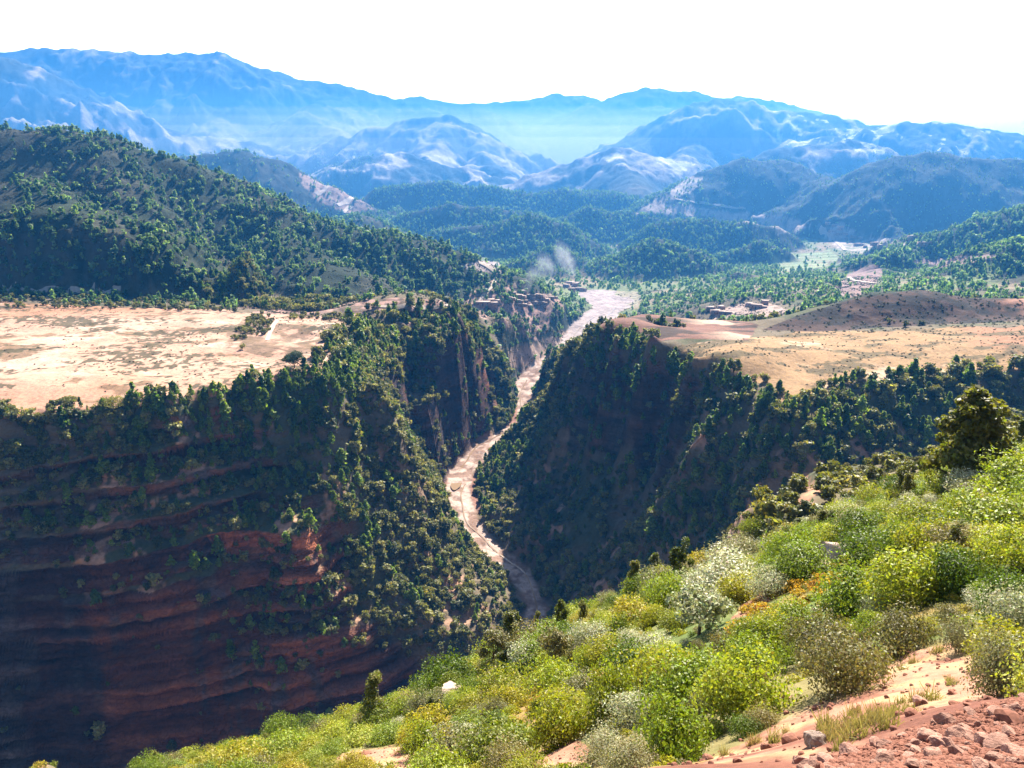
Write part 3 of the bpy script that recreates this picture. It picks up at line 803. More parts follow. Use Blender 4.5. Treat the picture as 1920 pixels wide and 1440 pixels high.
naz = np.radians(np.arange(-70, 70.01, 0.2)).astype(np.float32)
q = [1.6]
while q[-1] < 300:
    q.append(q[-1] * 1.011)
nrr = np.array(q, np.float32)
NR_, NA_ = np.meshgrid(nrr, naz, indexing='ij')
NX = NR_ * np.sin(NA_); NYY = NR_ * np.cos(NA_)
NZ = near_height(NX, NYY).astype(np.float32)
NU, NV = project(NX, NYY, NZ)
DIRT = [[(1290, 1440), (1400, 1385), (1480, 1335), (1560, 1300), (1700, 1220), (1790, 1205), (1830, 1230), (1850, 1290), (1930, 1310), (1930, 1450), (1290, 1450)],
        [(600, 1445), (640, 1412), (740, 1398), (830, 1425), (800, 1450)],
        [(950, 1445), (985, 1410), (1080, 1385), (1110, 1400), (1080, 1450)],
        [(1400, 1130), (1440, 1105), (1460, 1115), (1400, 1160), (1370, 1165)]]
FARDIRT = [(1492, 975), (1505, 900), (1530, 895), (1525, 940), (1512, 975)]
def near_colour(x, y, z, u, v):
    n1 = fbm(x, y, 6, 4, 211); n2 = fbm(x, y, 1.1, 4, 212); n3 = fbm(x, y, 22, 4, 213)
    r = np.sqrt(x * x + y * y)
    col = np.ones(x.shape + (3,), np.float32) * C(0.17, 0.14, 0.055)
    col = lerpc(col, C(0.09, 0.12, 0.03), sstep(-0.3, 0.4, n1 + 0.4 * n2))
    col = lerpc(col, C(0.27, 0.15, 0.05), sstep(0.1, 0.5, fbm(x, y, 4, 3, 214)) * 0.6)
    fs = sstep(78, 92, r)
    c = lerpc(np.ones(x.shape + (3,), np.float32) * C(0.13, 0.105, 0.06), C(0.07, 0.07, 0.035), sstep(-0.2, 0.35, n3 + 0.5 * n1))
    c = lerpc(c, C(0.30, 0.18, 0.13), sstep(0.3, 0.5, fbm(x, y, 14, 4, 215)))
    col = lerpc(col, c, fs)
    for k, p in enumerate(DIRT + [FARDIRT]):
        m = in_poly(u + 14 * n1 + 8 * n2, v + 8 * n1, p).astype(np.float32) * ((r < 62) if k < len(DIRT) else (r > 80))
        d = lerpc(np.ones(x.shape + (3,), np.float32) * C(0.32, 0.165, 0.105), C(0.20, 0.085, 0.052), sstep(-0.1, 0.5, n2 + n1 * 0.5))
        d = lerpc(d, C(0.34, 0.24, 0.12), sstep(0.2, 0.5, fbm(x, y, 0.7, 3, 216)) * 0.7)
        col = lerpc(col, d, m)
    g = (r < 8.6) * 1.0
    col = lerpc(col, C(0.15, 0.06, 0.04), g * sstep(-0.6, 0.3, n2))
    out = np.ones(x.shape + (4,), np.float32)
    out[..., :3] = np.clip(col, 0.01, 0.85)
    return out
me = grid_mesh('slope', NX, NYY, NZ, near_colour(NX, NYY, NZ, NU, NV), [M_near])
link(bpy.data.objects.new('near_slope', me), kind='structure')
near_el = (NZ / NR_).max(axis=0)           # skyline of the near slope per azimuth

def near_hit(u, v, y0=3.0, y1=250.0):
    """where the line of sight through a photo pixel meets the near slope"""
    d = ray(u, v)
    ys = np.geomspace(y0, y1, 500)
    X = d[0] / d[1] * ys; Zr = d[2] / d[1] * ys
    H = near_height(X, ys)
    k = np.argmax(Zr < H)
    if not (Zr < H).any():
        k = int(np.argmin(Zr - H))
    return float(X[k]), float(ys[k]), float(H[k])

# ------------------------------------------------------------ plants
L_gorge = leaf_material('gorge_leaves', (0.06, 0.075, 0.02), (0.16, 0.165, 0.045), (0.27, 0.26, 0.085), 0.4, (1.5, 1.4, 0.5))
L_pine = leaf_material('pine_leaves', (0.06, 0.095, 0.015), (0.13, 0.19, 0.025), (0.21, 0.27, 0.04), 0.42)
L_hill = leaf_material('hill_leaves', (0.05, 0.10, 0.045), (0.12, 0.19, 0.08), (0.24, 0.32, 0.13), 0.42)
L_vale = leaf_material('valley_leaves', (0.09, 0.16, 0.06), (0.18, 0.28, 0.10), (0.30, 0.40, 0.15), 0.45)
L_lone = leaf_material('dark_leaves', (0.03, 0.05, 0.012), (0.04, 0.06, 0.015), (0.05, 0.07, 0.02), 0.35)
L_green = leaf_material('bright_leaves', (0.07, 0.11, 0.012), (0.17, 0.22, 0.02), (0.33, 0.34, 0.045), 0.34, (1.4, 1.4, 0.5))
L_yellow = leaf_material('yellow_green_leaves', (0.13, 0.155, 0.015), (0.24, 0.235, 0.025), (0.31, 0.24, 0.03), 0.34)
L_olive = leaf_material('olive_leaves', (0.12, 0.11, 0.04), (0.17, 0.15, 0.055), (0.23, 0.19, 0.08), 0.3, (1.4, 1.4, 0.7))
L_silver = leaf_material('silver_leaves', (0.30, 0.31, 0.17), (0.38, 0.38, 0.24), (0.46, 0.45, 0.30), 0.28, (1.2, 1.2, 0.8))
L_grey = leaf_material('grey_leaves', (0.16, 0.155, 0.07), (0.22, 0.205, 0.10), (0.28, 0.26, 0.14), 0.28, (1.3, 1.3, 0.8))
L_dark = leaf_material('juniper_leaves', (0.07, 0.085, 0.015), (0.10, 0.105, 0.02), (0.15, 0.14, 0.025), 0.4)
L_orange = leaf_material('rust_leaves', (0.30, 0.17, 0.035), (0.34, 0.24, 0.04), (0.32, 0.28, 0.05), 0.4, (1.5, 1.3, 0.6))
L_scrub = leaf_material('scrub_leaves', (0.035, 0.04, 0.02), (0.06, 0.065, 0.03), (0.09, 0.085, 0.035), 0.2)
M_bark = plain_material('bark', (0.13, 0.09, 0.06, 1), scale=8, var=0.4, bump=0.02)
M_twig = plain_material('twigs', (0.24, 0.19, 0.14, 1), scale=12, var=0.4)

def tube(path, radii, k=5):
    """tapered tube -> verts, quad faces"""
    path = np.array(path, float)
    vs = []; fs = []
    for i, p in enumerate(path):
        d = path[min(i + 1, len(path) - 1)] - path[max(i - 1, 0)]
        d = d / (np.linalg.norm(d) + 1e-9)
        a = np.cross(d, (0.3, 0.9, 0.2)); a /= np.linalg.norm(a) + 1e-9
        b = np.cross(d, a)
        for j in range(k):
            t = 2 * math.pi * j / k
            vs.append(p + radii[i] * (math.cos(t) * a + math.sin(t) * b))
    for i in range(len(path) - 1):
        for j in range(k):
            fs.append((i * k + j, i * k + (j + 1) % k, (i + 1) * k + (j + 1) % k, (i + 1) * k + j))
    return np.array(vs), np.array(fs, int)

def leaves(cent, size, rng, up=0.25, out_from=None, aspect=1.6):
    """one small quad leaf (or leaf spray) at each centre"""
    n = len(cent)
    nrm = rng.normal(size=(n, 3))
    if out_from is not None:
        o = cent - out_from; o /= np.linalg.norm(o, axis=1, keepdims=True) + 1e-6
        nrm = nrm * 0.75 + o * 0.8
    nrm[:, 2] += up
    nrm /= np.linalg.norm(nrm, axis=1, keepdims=True)
    a = np.cross(nrm, rng.normal(size=(n, 3))); a /= np.linalg.norm(a, axis=1, keepdims=True) + 1e-6
    b = np.cross(nrm, a)
    s = size * rng.uniform(0.6, 1.35, (n, 1))
    a = a * s * aspect * 0.5; b = b * s * 0.5
    V = np.stack([cent - a, cent + b * 0.9, cent + a, cent - b * 0.9], 1).reshape(-1, 3)
    Fq = np.arange(n * 4).reshape(n, 4)
    tone = rng.uniform(0.6, 1.4, n)
    tint = rng.normal(0, 0.07, (n, 3))
    col = np.clip(tone[:, None] * (1 + tint), 0.4, 1.6)
    col = np.repeat(np.c_[col, np.ones(n)], 4, 0)
    return V, Fq, col

def crown_points(rng, nl, n, shape, lobe=0.42):
    """leaf centres gathered in lobes; unit height crown spans z 0..1, radius ~0.5"""
    ce = []
    for i in range(nl):
        t = rng.uniform(0, 2 * math.pi)
        if shape == 'round':
            zc = rng.uniform(0.22, 0.85); rad = 0.36 * math.sqrt(max(0.05, 1 - ((zc - 0.45) / 0.55) ** 2)) * rng.uniform(0.5, 1)
            ls = lobe * rng.uniform(0.35, 0.65)
        elif shape == 'cone':
            zc = rng.uniform(0.12, 0.97) ** 0.9; rad = 0.33 * (1.02 - zc) * rng.uniform(0.5, 1.0) + 0.01
            ls = lobe * (0.55 * (1.0 - zc) + 0.13) * rng.uniform(0.8, 1.1)
        elif shape == 'tuft':
            zc = rng.uniform(0.08, 0.95); rad = 0.40 * (1.05 - zc) ** 0.6 * rng.uniform(0.15, 1.0)
            ls = lobe * rng.uniform(0.22, 0.5) * (1.15 - 0.7 * zc)
        elif shape == 'umbrella':
            zc = rng.uniform(0.35, 0.9); rad = 0.42 * math.sqrt(max(0.05, 1 - ((zc - 0.45) / 0.52) ** 2)) * rng.uniform(0.3, 1)
            ls = lobe * rng.uniform(0.3, 0.5)
        else:   # mound
            zc = rng.uniform(0.05, 0.62); rad = 0.42 * math.sqrt(max(0.05, 1 - (zc / 0.85) ** 2)) * rng.uniform(0.3, 1)
            ls = lobe * rng.uniform(0.4, 0.75)
        ce.append((rad * math.cos(t), rad * math.sin(t), zc, ls))
    ce = np.array(ce)
    k = rng.integers(0, nl, n)
    d = rng.normal(size=(n, 3)); d /= np.linalg.norm(d, axis=1, keepdims=True)
    rr_ = rng.uniform(0.55, 1.08, (n, 1))
    p = ce[k, :3] + d * rr_ * ce[k, 3:4] * (1, 1, 0.85)
    p[:, 2] = np.abs(p[:, 2] - 0.01) + 0.01
    return p, ce

def build_plant(name, rng, shape, W, H, nl, n, leaf, mat, trunk_h=0.0, trunk_r=0.0, stems=0, bark=None, separate=False, lobe=0.42, bare=False):
    """returns (crown mesh, wood mesh) or one joined mesh"""
    p, ce = crown_points(rng, nl, n, shape, lobe)
    sc = np.array([W, W, H - trunk_h])
    P = p * sc + (0, 0, trunk_h)
    V, Fq, col = leaves(P, leaf, rng, out_from=np.array([0, 0, trunk_h + 0.4 * (H - trunk_h)]))
    wv = []; wf = []; off = 0
    if trunk_r > 0:
        path = [(0, 0, -0.3), (0.03 * W * rng.normal(), 0.03 * W * rng.normal(), trunk_h * 0.6 + 0.1 * H), (0.04 * W * rng.normal(), 0.04 * W * rng.normal(), trunk_h + 0.35 * (H - trunk_h)), (0, 0, trunk_h + 0.8 * (H - trunk_h))]
        v, f = tube(path, [trunk_r * 1.3, trunk_r, trunk_r * 0.6, trunk_r * 0.15], 6)
        wv.append(v); wf.append(f + off); off += len(v)
        for i in range(min(stems, len(ce))):
            c = ce[i, :3] * sc + (0, 0, trunk_h)
            z0 = trunk_h * 0.7 + (c[2] - trunk_h) * 0.3
            v, f = tube([(0, 0, z0), (c[0] * 0.45, c[1] * 0.45, z0 + (c[2] - z0) * 0.6), tuple(c)], [trunk_r * 0.5, trunk_r * 0.32, trunk_r * 0.1], 5)
            wv.append(v); wf.append(f + off); off += len(v)
    else:
        for i in range(min(stems, len(ce))):
            c = ce[i, :3] * sc + (0, 0, trunk_h)
            v, f = tube([(0.06 * W * rng.normal(), 0.06 * W * rng.normal(), -0.15), (c[0] * 0.5, c[1] * 0.5, c[2] * 0.45), tuple(c)], [W * 0.014, W * 0.009, W * 0.003], 4)
            wv.append(v); wf.append(f + off); off += len(v)
    if not wv:
        return raw_mesh(name, V, Fq, [mat], vcol=col), None
    WV = np.concatenate(wv); WF = np.concatenate(wf)
    if separate:
        return raw_mesh('crown', V, Fq, [mat], vcol=col), raw_mesh('trunk', WV, WF, [bark or M_bark], smooth=True)
    allv = np.r_[V, WV]; allf = np.r_[Fq, WF + len(V)]
    mi = np.r_[np.zeros(len(Fq)), np.ones(len(WF))]
    return raw_mesh(name, allv, allf, [mat, bark or M_bark], mat_index=mi, vcol=np.r_[col, np.ones((len(WV), 4))]), None

prng = np.random.default_rng(5)
KINDS = {}
def variants(key, n, *a, **k):
    KINDS[key] = [build_plant(key, prng, *a, **k)[0] for _ in range(n)]
# unit-size plants: crown about 1 wide and 1 high; scaled when placed
variants('evergreen_tree', 6, 'round', 1.0, 1.0, 12, 330, 0.135, L_gorge, 0.10, 0.035)
variants('pine_tree', 6, 'cone', 1.0, 1.25, 20, 420, 0.12, L_pine, 0.12, 0.03)
variants('hill_pine', 5, 'cone', 1.0, 1.2, 12, 120, 0.22, L_hill, 0.10, 0.03)
variants('hill_tree', 4, 'round', 1.0, 0.95, 9, 110, 0.22, L_hill, 0.08, 0.03)
variants('valley_pine', 4, 'cone', 1.0, 1.2, 12, 110, 0.22, L_vale, 0.10, 0.03)
variants('valley_tree', 4, 'round', 1.0, 0.95, 9, 110, 0.22, L_vale, 0.08, 0.03)
variants('scrub', 4, 'mound', 1.0, 0.6, 8, 110, 0.14, L_scrub)
L_brush = leaf_material('brush_leaves', (0.09, 0.08, 0.035), (0.13, 0.115, 0.05), (0.17, 0.15, 0.06), 0.25)
variants('brown_scrub', 3, 'mound', 1.0, 0.6, 8, 160, 0.12, L_brush)
variants('green_shrub', 4, 'mound', 1.0, 0.85, 30, 7000, 0.026, L_green, stems=8, bark=M_twig)
variants('yellow_shrub', 3, 'mound', 1.0, 0.75, 30, 6500, 0.026, L_yellow, stems=8, bark=M_twig)
variants('olive_shrub', 4, 'mound', 1.0, 0.78, 30, 6500, 0.022, L_olive, stems=12, bark=M_twig)
variants('silver_shrub', 3, 'mound', 1.0, 0.72, 28, 6000, 0.023, L_silver, stems=10, bark=M_twig)
variants('grey_shrub', 3, 'mound', 1.0, 0.80, 30, 5500, 0.022, L_grey, stems=14, bark=M_twig)
variants('dark_shrub', 4, 'tuft', 1.0, 1.25, 30, 4600, 0.034, L_dark, stems=8, bark=M_twig, lobe=0.42)
variants('cover', 4, 'mound', 1.0, 0.55, 10, 420, 0.075, L_yellow)
variants('cover_green', 3, 'mound', 1.0, 0.6, 10, 420, 0.075, L_green)
variants('cover_rust', 3, 'mound', 1.0, 0.45, 10, 420, 0.07, L_orange)
variants('cover_dry', 3, 'mound', 1.0, 0.5, 10, 380, 0.07, L_grey)

# ---- stuff scatters: one object each, plants instanced on its points
def scatter(name, key, P, size, rng, label=None, sink=0.08):
    n = len(P)
    if n == 0:
        return
    src = bpy.data.collections.new(name + '_source')
    for i, m in enumerate(KINDS[key]):
        o = bpy.data.objects.new('%s_form' % name, m)
        src.objects.link(o)
    me = bpy.data.meshes.new(name)
    me.vertices.add(n)
    P = np.array(P, np.float32).copy(); P[:, 2] -= sink * size
    me.vertices.foreach_set('co', P.ravel())
    rot = np.zeros((n, 3), np.float32)
    rot[:, 2] = rng.uniform(0, 6.283, n); rot[:, 0] = rng.normal(0, 0.06, n); rot[:, 1] = rng.normal(0, 0.06, n)
    sc = np.stack([size * rng.uniform(0.85, 1.15, n), size * rng.uniform(0.85, 1.15, n), size * rng.uniform(0.8, 1.2, n)], 1).astype(np.float32)
    for an, arr in (('rot', rot), ('siz', sc)):
        a = me.attributes.new(an, 'FLOAT_VECTOR', 'POINT'); a.data.foreach_set('vector', arr.ravel())
    a = me.attributes.new('pick', 'INT', 'POINT'); a.data.foreach_set('value', rng.integers(0, len(KINDS[key]), n).astype(np.int32))
    o = bpy.data.objects.new(name, me)
    link(o, kind='stuff')
    if label: o['label'] = label
    g = bpy.data.node_groups.new(name, 'GeometryNodeTree')
    g.interface.new_socket('Geometry', in_out='INPUT', socket_type='NodeSocketGeometry')
    g.interface.new_socket('Geometry', in_out='OUTPUT', socket_type='NodeSocketGeometry')
    gi = g.nodes.new('NodeGroupInput'); go = g.nodes.new('NodeGroupOutput')
    ip = g.nodes.new('GeometryNodeInstanceOnPoints'); ci = g.nodes.new('GeometryNodeCollectionInfo')
    ci.inputs['Collection'].default_value = src; ci.inputs['Separate Children'].default_value = True; ci.inputs['Reset Children'].default_value = True
    def attr(nm, ty):
        x = g.nodes.new('GeometryNodeInputNamedAttribute'); x.data_type = ty; x.inputs['Name'].default_value = nm
        return x.outputs['Attribute']
    g.links.new(gi.outputs[0], ip.inputs['Points']); g.links.new(ci.outputs[0], ip.inputs['Instance'])
    ip.inputs['Pick Instance'].default_value = True
    g.links.new(attr('pick', 'INT'), ip.inputs['Instance Index'])
    g.links.new(attr('rot', 'FLOAT_VECTOR'), ip.inputs['Rotation'])
    g.links.new(attr('siz', 'FLOAT_VECTOR'), ip.inputs['Scale'])
    g.links.new(ip.outputs[0], go.inputs[0])
    md = o.modifiers.new('scatter', 'NODES'); md.node_group = g

def put(key, x, y, z, W, rng, name, label, cat, group=None, hs=1.0, i=None, sink=0.08):
    ms = KINDS[key]
    o = bpy.data.objects.new(name, ms[int(rng.integers(0, len(ms)))] if i is None else ms[i % len(ms)])
    o.location = (x, y, z - sink * W)
    o.scale = (W * rng.uniform(0.8, 1.25), W * rng.uniform(0.85, 1.15), W * hs * rng.uniform(0.85, 1.1))
    o.rotation_euler = (rng.normal(0, 0.05), rng.normal(0, 0.05), rng.uniform(0, 6.28))
    link(o, label=label, category=cat)
    if group: o['group'] = group
    return o

# ---- sampling the far terrain cells
cell_dr = (rr[1:] - rr[:-1])[:, None]; cell_da = (az[1:] - az[:-1])[None]
AREA = cell_dr * R_[:-1, :-1] * cell_da * np.sqrt(1 + np.minimum(SLOPE[:-1, :-1], 2.0) ** 2)
el = GZ / R_
cm = np.maximum.accumulate(el, axis=0)
CMPREV = np.vstack([np.full((1, el.shape[1]), -9, np.float32), cm[:-1]])
nel = np.interp(az, naz, near_el)
CMPREV = np.maximum(CMPREV, nel[None])

def sample(dens, rng, jit=True):
    lam = np.clip(AREA * dens[:-1, :-1], 0, 20)
    k = rng.poisson(lam)
    i, j = np.nonzero(k)
    rep = k[i, j]
    i = np.repeat(i, rep); j = np.repeat(j, rep)
    a = rng.random(len(i)).astype(np.float32); b = rng.random(len(i)).astype(np.float32)
    def bl(G):
        return (G[i, j] * (1 - a) + G[i + 1, j] * a) * (1 - b) + (G[i, j + 1] * (1 - a) + G[i + 1, j + 1] * a) * b
    return np.stack([bl(GX), bl(GY), bl(GZ)], 1), i, j

def visible(P, i, j, h):
    r = np.hypot(P[:, 0], P[:, 1])
    u, v = project(P[:, 0], P[:, 1], P[:, 2] + h)
    return ((P[:, 2] + h) / r > CMPREV[i, j]) & (u > -25) & (u < 1945) & (v > -10) & (v < 1450)

x, y, z = GX, GY, GZ
u, v = U_, V_
r = R_
m1 = fbm(x, y, 55, 4, 301); m2 = fbm(x, y, 13, 3, 302); m3 = fbm(x, y, 200, 3, 303)
fieldL = in_poly(u, v, FIELD_L) & (y < 640) & (z > -150)
fieldR = in_poly(u, v, FIELD_R) & (y < 620) & (z > -150) & (x > 60)
field = fieldL | fieldR
bed = RD < RW + 1.5
gorge = ((SLZ > 0.05) | ((z < -131.5) & (SLOPE > 0.28) & (y < 560) & (GY > 300))) & ~bed & (y < 730) & ~field
lcz = sstep(2, 8, crest_y(x) - y) * sstep(-165, -190, z)
ok_slope = np.where(lcz > 0.5, 1 - 0.93 * sstep(1.2, 2.2, SLOPE), 1 - 0.55 * sstep(2.4, 4.5, SLOPE))
# density of trees on the gorge sides
dg = gorge * ok_slope * (0.075 + 0.025 * sstep(-0.4, 0.5, m1))
cliffzone = (z < -190) & (y < crest_y(x) - 5)
dg = np.where(cliffzone, dg * (0.5 + 1.0 * sstep(0.0, 0.35, m1)), dg)
bowl = in_poly(u, v, [(1130, 760), (1330, 760), (1330, 850), (1250, 930), (1180, 1000), (1080, 1040), (1010, 900), (1050, 820)]) & (x > 20) & (y < 560)
dg = np.where(bowl, dg * 0.35, dg)
prom = in_poly(u, v, [(750, 665), (880, 660), (930, 700), (960, 780), (900, 830), (760, 760)]) & (y > 480)
dg = np.where(prom, dg * 0.4, dg)
dg = np.where((x > 60) & (y > 555) & (u > 1180), dg * 0.12, dg)
# a dense belt along both rims
def rim_dist(P):
    best = np.full(x.shape, 1e4, np.float32)
    mm = (y < 700)
    xs, ys = x[mm], y[mm]; b = np.full(xs.shape, 1e4, np.float32)
    for p in P:
        b = np.minimum(b, np.hypot(xs - p[0], ys - p[1]))
    best[mm] = b
    return best
rdL = rim_dist(dens(rimL, 8)); rdR = rim_dist(dens(rimR, 8))
belt = ((rdL < 9 + 6 * m2) | (rdR < 6 + 4 * m2)) & ~bed
dg = np.where(belt & (y < 600) & (dg < 0.07), 0.07, dg)
kn = in_poly(u, v, [(600, 640), (640, 600), (700, 575), (760, 570), (860, 575), (890, 620), (820, 650), (700, 660), (640, 660)]) & (y < 660)
dg = np.where(kn, np.maximum(dg, 0.03 * (m2 > -0.3)), dg)
P, ii, jj = sample(dg, RNG)
frac_pine = sstep(-0.1, 0.4, fbm(P[:, 0], P[:, 1], 60, 3, 310)) * 0.35 + 0.08
frac_pine += 0.5 * in_poly(*project(P[:, 0], P[:, 1], P[:, 2]), [(1120, 640), (1220, 640), (1380, 720), (1300, 760), (1180, 740), (1100, 720)])
frac_pine += 0.5 * in_poly(*project(P[:, 0], P[:, 1], P[:, 2]), [(330, 740), (620, 690), (680, 600), (760, 640), (640, 760), (500, 850), (330, 820)])
isp = RNG.random(len(P)) < frac_pine
siz = np.clip(RNG.lognormal(math.log(3.9), 0.38, len(P)), 1.5, 9)
siz = np.where(isp, siz * 1.15, siz)
cz = (P[:, 1] < crest_y(P[:, 0]) - 5) & (P[:, 2] < -192)
siz = np.where(cz, siz * 0.9, siz)
print('gorge trees', len(P))

REG = [([(-50, 1000), (-50, 1450), (900, 1450), (1000, 1150), (760, 1180), (640, 1000), (600, 900)], 'on the ledges of the red cliff', 'trees on the left red cliff'),
       ([(-50, 1000), (-50, 700), (620, 690), (540, 850), (620, 980)], 'just under the left plateau rim', 'trees under the left plateau rim'),
       ([(540, 850), (600, 600), (700, 640), (850, 880), (1030, 1130), (900, 1230), (760, 1190), (630, 980)], 'on the spur right of the red cliff', 'trees on the sunlit spur'),
       ([(680, 560), (1000, 560), (1000, 800), (860, 880), (700, 650)], 'around the promontory beyond the spur', 'trees on the left promontory'),
       ([(840, 880), (1000, 640), (1500, 700), (1400, 720), (1250, 900), (1150, 1000), (1100, 1130), (1000, 1130)], 'on the shaded flank right of the riverbed', 'trees right of the riverbed'),
       ([(1100, 1200), (1150, 1000), (1250, 880), (1420, 700), (1560, 760), (1450, 1000), (1300, 1150)], 'on the buttress below the right field', 'trees on the right buttress'),
       ([(1400, 600), (2000, 600), (2000, 900), (1400, 1100)], 'on the dark slope beneath the right field', 'trees beneath the right field')]
def region_of(uu, vv):
    for k, (poly, a, b) in enumerate(REG):
        if bool(in_poly(np.array([uu]), np.array([vv]), poly)[0]):
            return k
    return -1

def split_individuals(P, ii, jj, size, n, hf):
    vis = visible(P, ii, jj, size * hf * 0.7)
    D = P[:, 1] * CP - P[:, 2] * SP
    score = np.where(vis, size / D, 0)
    order = np.argsort(-score)[:n]
    order = order[score[order] > 0]
    m = np.zeros(len(P), bool); m[order] = True
    return m

for key, sel, nm, lab, hf in (('evergreen_tree', ~isp, 'evergreen_tree', 'round dark green evergreen tree ', 1.0), ('pine_tree', isp, 'pine_tree', 'pointed brighter green pine tree ', 1.25)):
    Ps, is_, js_, sz = P[sel], ii[sel], jj[sel], siz[sel]
    m = split_individuals(Ps, is_, js_, sz, 290, hf)
    for p, s_ in zip(Ps[m], sz[m]):
        uu, vv = project(p[0], p[1], p[2])
        k = region_of(uu, vv)
        sw = 'large ' if s_ > 6.6 else ('middling ' if s_ > 5.4 else 'small ')
        where, grp = (REG[k][1], REG[k][2]) if k >= 0 else ('at the back edge of the gorge', 'trees at the back of the gorge')
        put(key, p[0], p[1], p[2], s_, RNG, nm, sw + lab + where, nm.replace('_', ' '), sw + nm.split('_')[0] + ' ' + grp)
    scatter(nm + 's_beyond', key, Ps[~m], sz[~m], RNG, 'mass of further gorge-side trees')

# plateau scrub: small dark bushes
ds = field * sstep(0.0, 0.45, m1 * 0.8 + m2 * 0.5 + 0.25 * (y > 420) - 0.1) * 0.03
ds = np.where(fieldR, 0.012 + 0.05 * sstep(-0.1, 0.3, fbm(x * 0.8 + y * 0.5, y * 2.0 - x * 0.4, 22, 4, 121)), ds)
P, ii, jj = sample(ds, RNG)
scatter('plateau_scrub', 'scrub', P, RNG.uniform(0.5, 1.7, len(P)), RNG, 'low dark scrub dotted over the plateaus')
# trees on the plateau's small grove and the hedge
gv = (in_poly(u, v, [(425, 640), (455, 605), (490, 586), (512, 600), (505, 625), (450, 640)]) | in_poly(u, v, [(540, 600), (550, 590), (640, 588), (640, 600)])) & (y < 640)
P, ii, jj = sample(gv * 0.045, RNG)
scatter('grove_trees', 'evergreen_tree', P, RNG.uniform(2.0, 4.2, len(P)), RNG, 'small grove on the left plateau')
edge = (in_poly(u, v, [(-60, 578), (-60, 552), (220, 560), (460, 572), (440, 586), (200, 580)])) & (y < 700)
P, ii, jj = sample(edge * 0.02, RNG)
scatter('plateau_edge_trees', 'evergreen_tree', P, RNG.uniform(2.0, 4.5, len(P)), RNG, 'bushes on the far edge of the left plateau')

# hills
bare = np.zeros(x.shape, bool)
for poly in ([(1185, 400), (1250, 362), (1300, 328), (1320, 340), (1270, 375), (1270, 385), (1320, 392), (1400, 398), (1480, 408), (1530, 425), (1500, 440), (1440, 420), (1340, 412), (1240, 402)],
             [(560, 325), (620, 345), (680, 375), (700, 395), (640, 400), (590, 375)],
             [(1530, 425), (1570, 415), (1700, 455), (1640, 475), (1570, 470)], [(1440, 478), (1560, 470), (1580, 500), (1460, 510)],
             [(1560, 545), (1600, 505), (1640, 495), (1660, 510), (1640, 540), (1600, 565)], [(1700, 490), (1800, 482), (1870, 478), (1840, 490), (1760, 502)],
             [(860, 500), (900, 488), (940, 492), (935, 515), (900, 510)], [(1320, 600), (1380, 572), (1440, 570), (1490, 585), (1420, 600)],
             [(1100, 545), (1200, 545), (1200, 590), (1060, 600), (1000, 690), (950, 690), (950, 655), (1090, 600)],
             [(900, 590), (1010, 560), (1060, 530), (1090, 545), (1000, 600)],
             [(440, 560), (860, 570), (860, 605), (440, 600)]):
    bare |= in_poly(u, v, poly)
th = in_poly(u, v, [(1420, 622), (1500, 590), (1600, 560), (1740, 538), (1840, 552), (1930, 556), (2300, 550), (2300, 612), (1800, 614), (1640, 624), (1500, 626)]) & (y < 720)
hillzone = (r > 640) & (r < 2350) & ~th & ~field & ~bed & ~gorge
dh = hillzone * (0.003 + 0.026 * sstep(-0.5, 0.1, m1 * 0.7 + m2 * 0.35 + m3 * 0.4) * np.maximum(HM, 0.42))
dh = np.where(bare, dh * 0.07, dh)
dh = np.where((r < 770) & (x > 60), 0, dh)
dark_hill = ((u > 1560) & (v > 285) & (v < 440) & (r > 1500)) | in_poly(u, v, [(1260, 380), (1320, 300), (1540, 295), (1580, 420), (1480, 405)])
dh = np.where(dark_hill & (r > 1500), 0.006, dh)
brown = in_poly(u, v, [(250, 290), (700, 280), (700, 400), (560, 400)]) & (r > 1500)
dh = np.where(brown, 0.002, dh)
top = (u < 430) & (v < 420) & (r < 1200)
dh = np.where(top, dh * 0.55, dh)
P, ii, jj = sample(dh, RNG)
vis = visible(P, ii, jj, 7) | (RNG.random(len(P)) < 0.12)
P, ii, jj = P[vis], ii[vis], jj[vis]
rp = np.hypot(P[:, 0], P[:, 1])
isp = RNG.random(len(P)) < 0.55
sz = np.clip(RNG.lognormal(math.log(4.7), 0.3, len(P)), 2.0, 9)
dk_ = ((P[:, 1] > 1500) & (P[:, 0] > 500))
sz = np.where(dk_, sz * 0.6, sz)
print('hill trees', len(P))
nearer = (P[:, 1] < 980) & (P[:, 0] < 60)
scatter('pine_forest', 'hill_pine', P[isp & nearer], sz[isp & nearer], RNG, 'pine forest on the left hill')
scatter('evergreen_forest', 'hill_tree', P[~isp & nearer], sz[~isp & nearer], RNG, 'evergreen woods on the left hill')
scatter('valley_pine_forest', 'valley_pine', P[isp & ~nearer], sz[isp & ~nearer], RNG, 'pine forest on the mounds of the valley')
scatter('valley_woods', 'valley_tree', P[~isp & ~nearer], sz[~isp & ~nearer], RNG, 'woods on the mounds of the valley')
P, ii, jj = sample((hillzone & (r < 1150)) * 0.12 * sstep(-0.2, 0.3, m2) + th * 0.03, RNG)
vis = visible(P, ii, jj, 3)
scatter('hill_scrub', 'scrub', P[vis], RNG.uniform(1.0, 2.6, vis.sum()), RNG, 'low scrub under the hill trees')
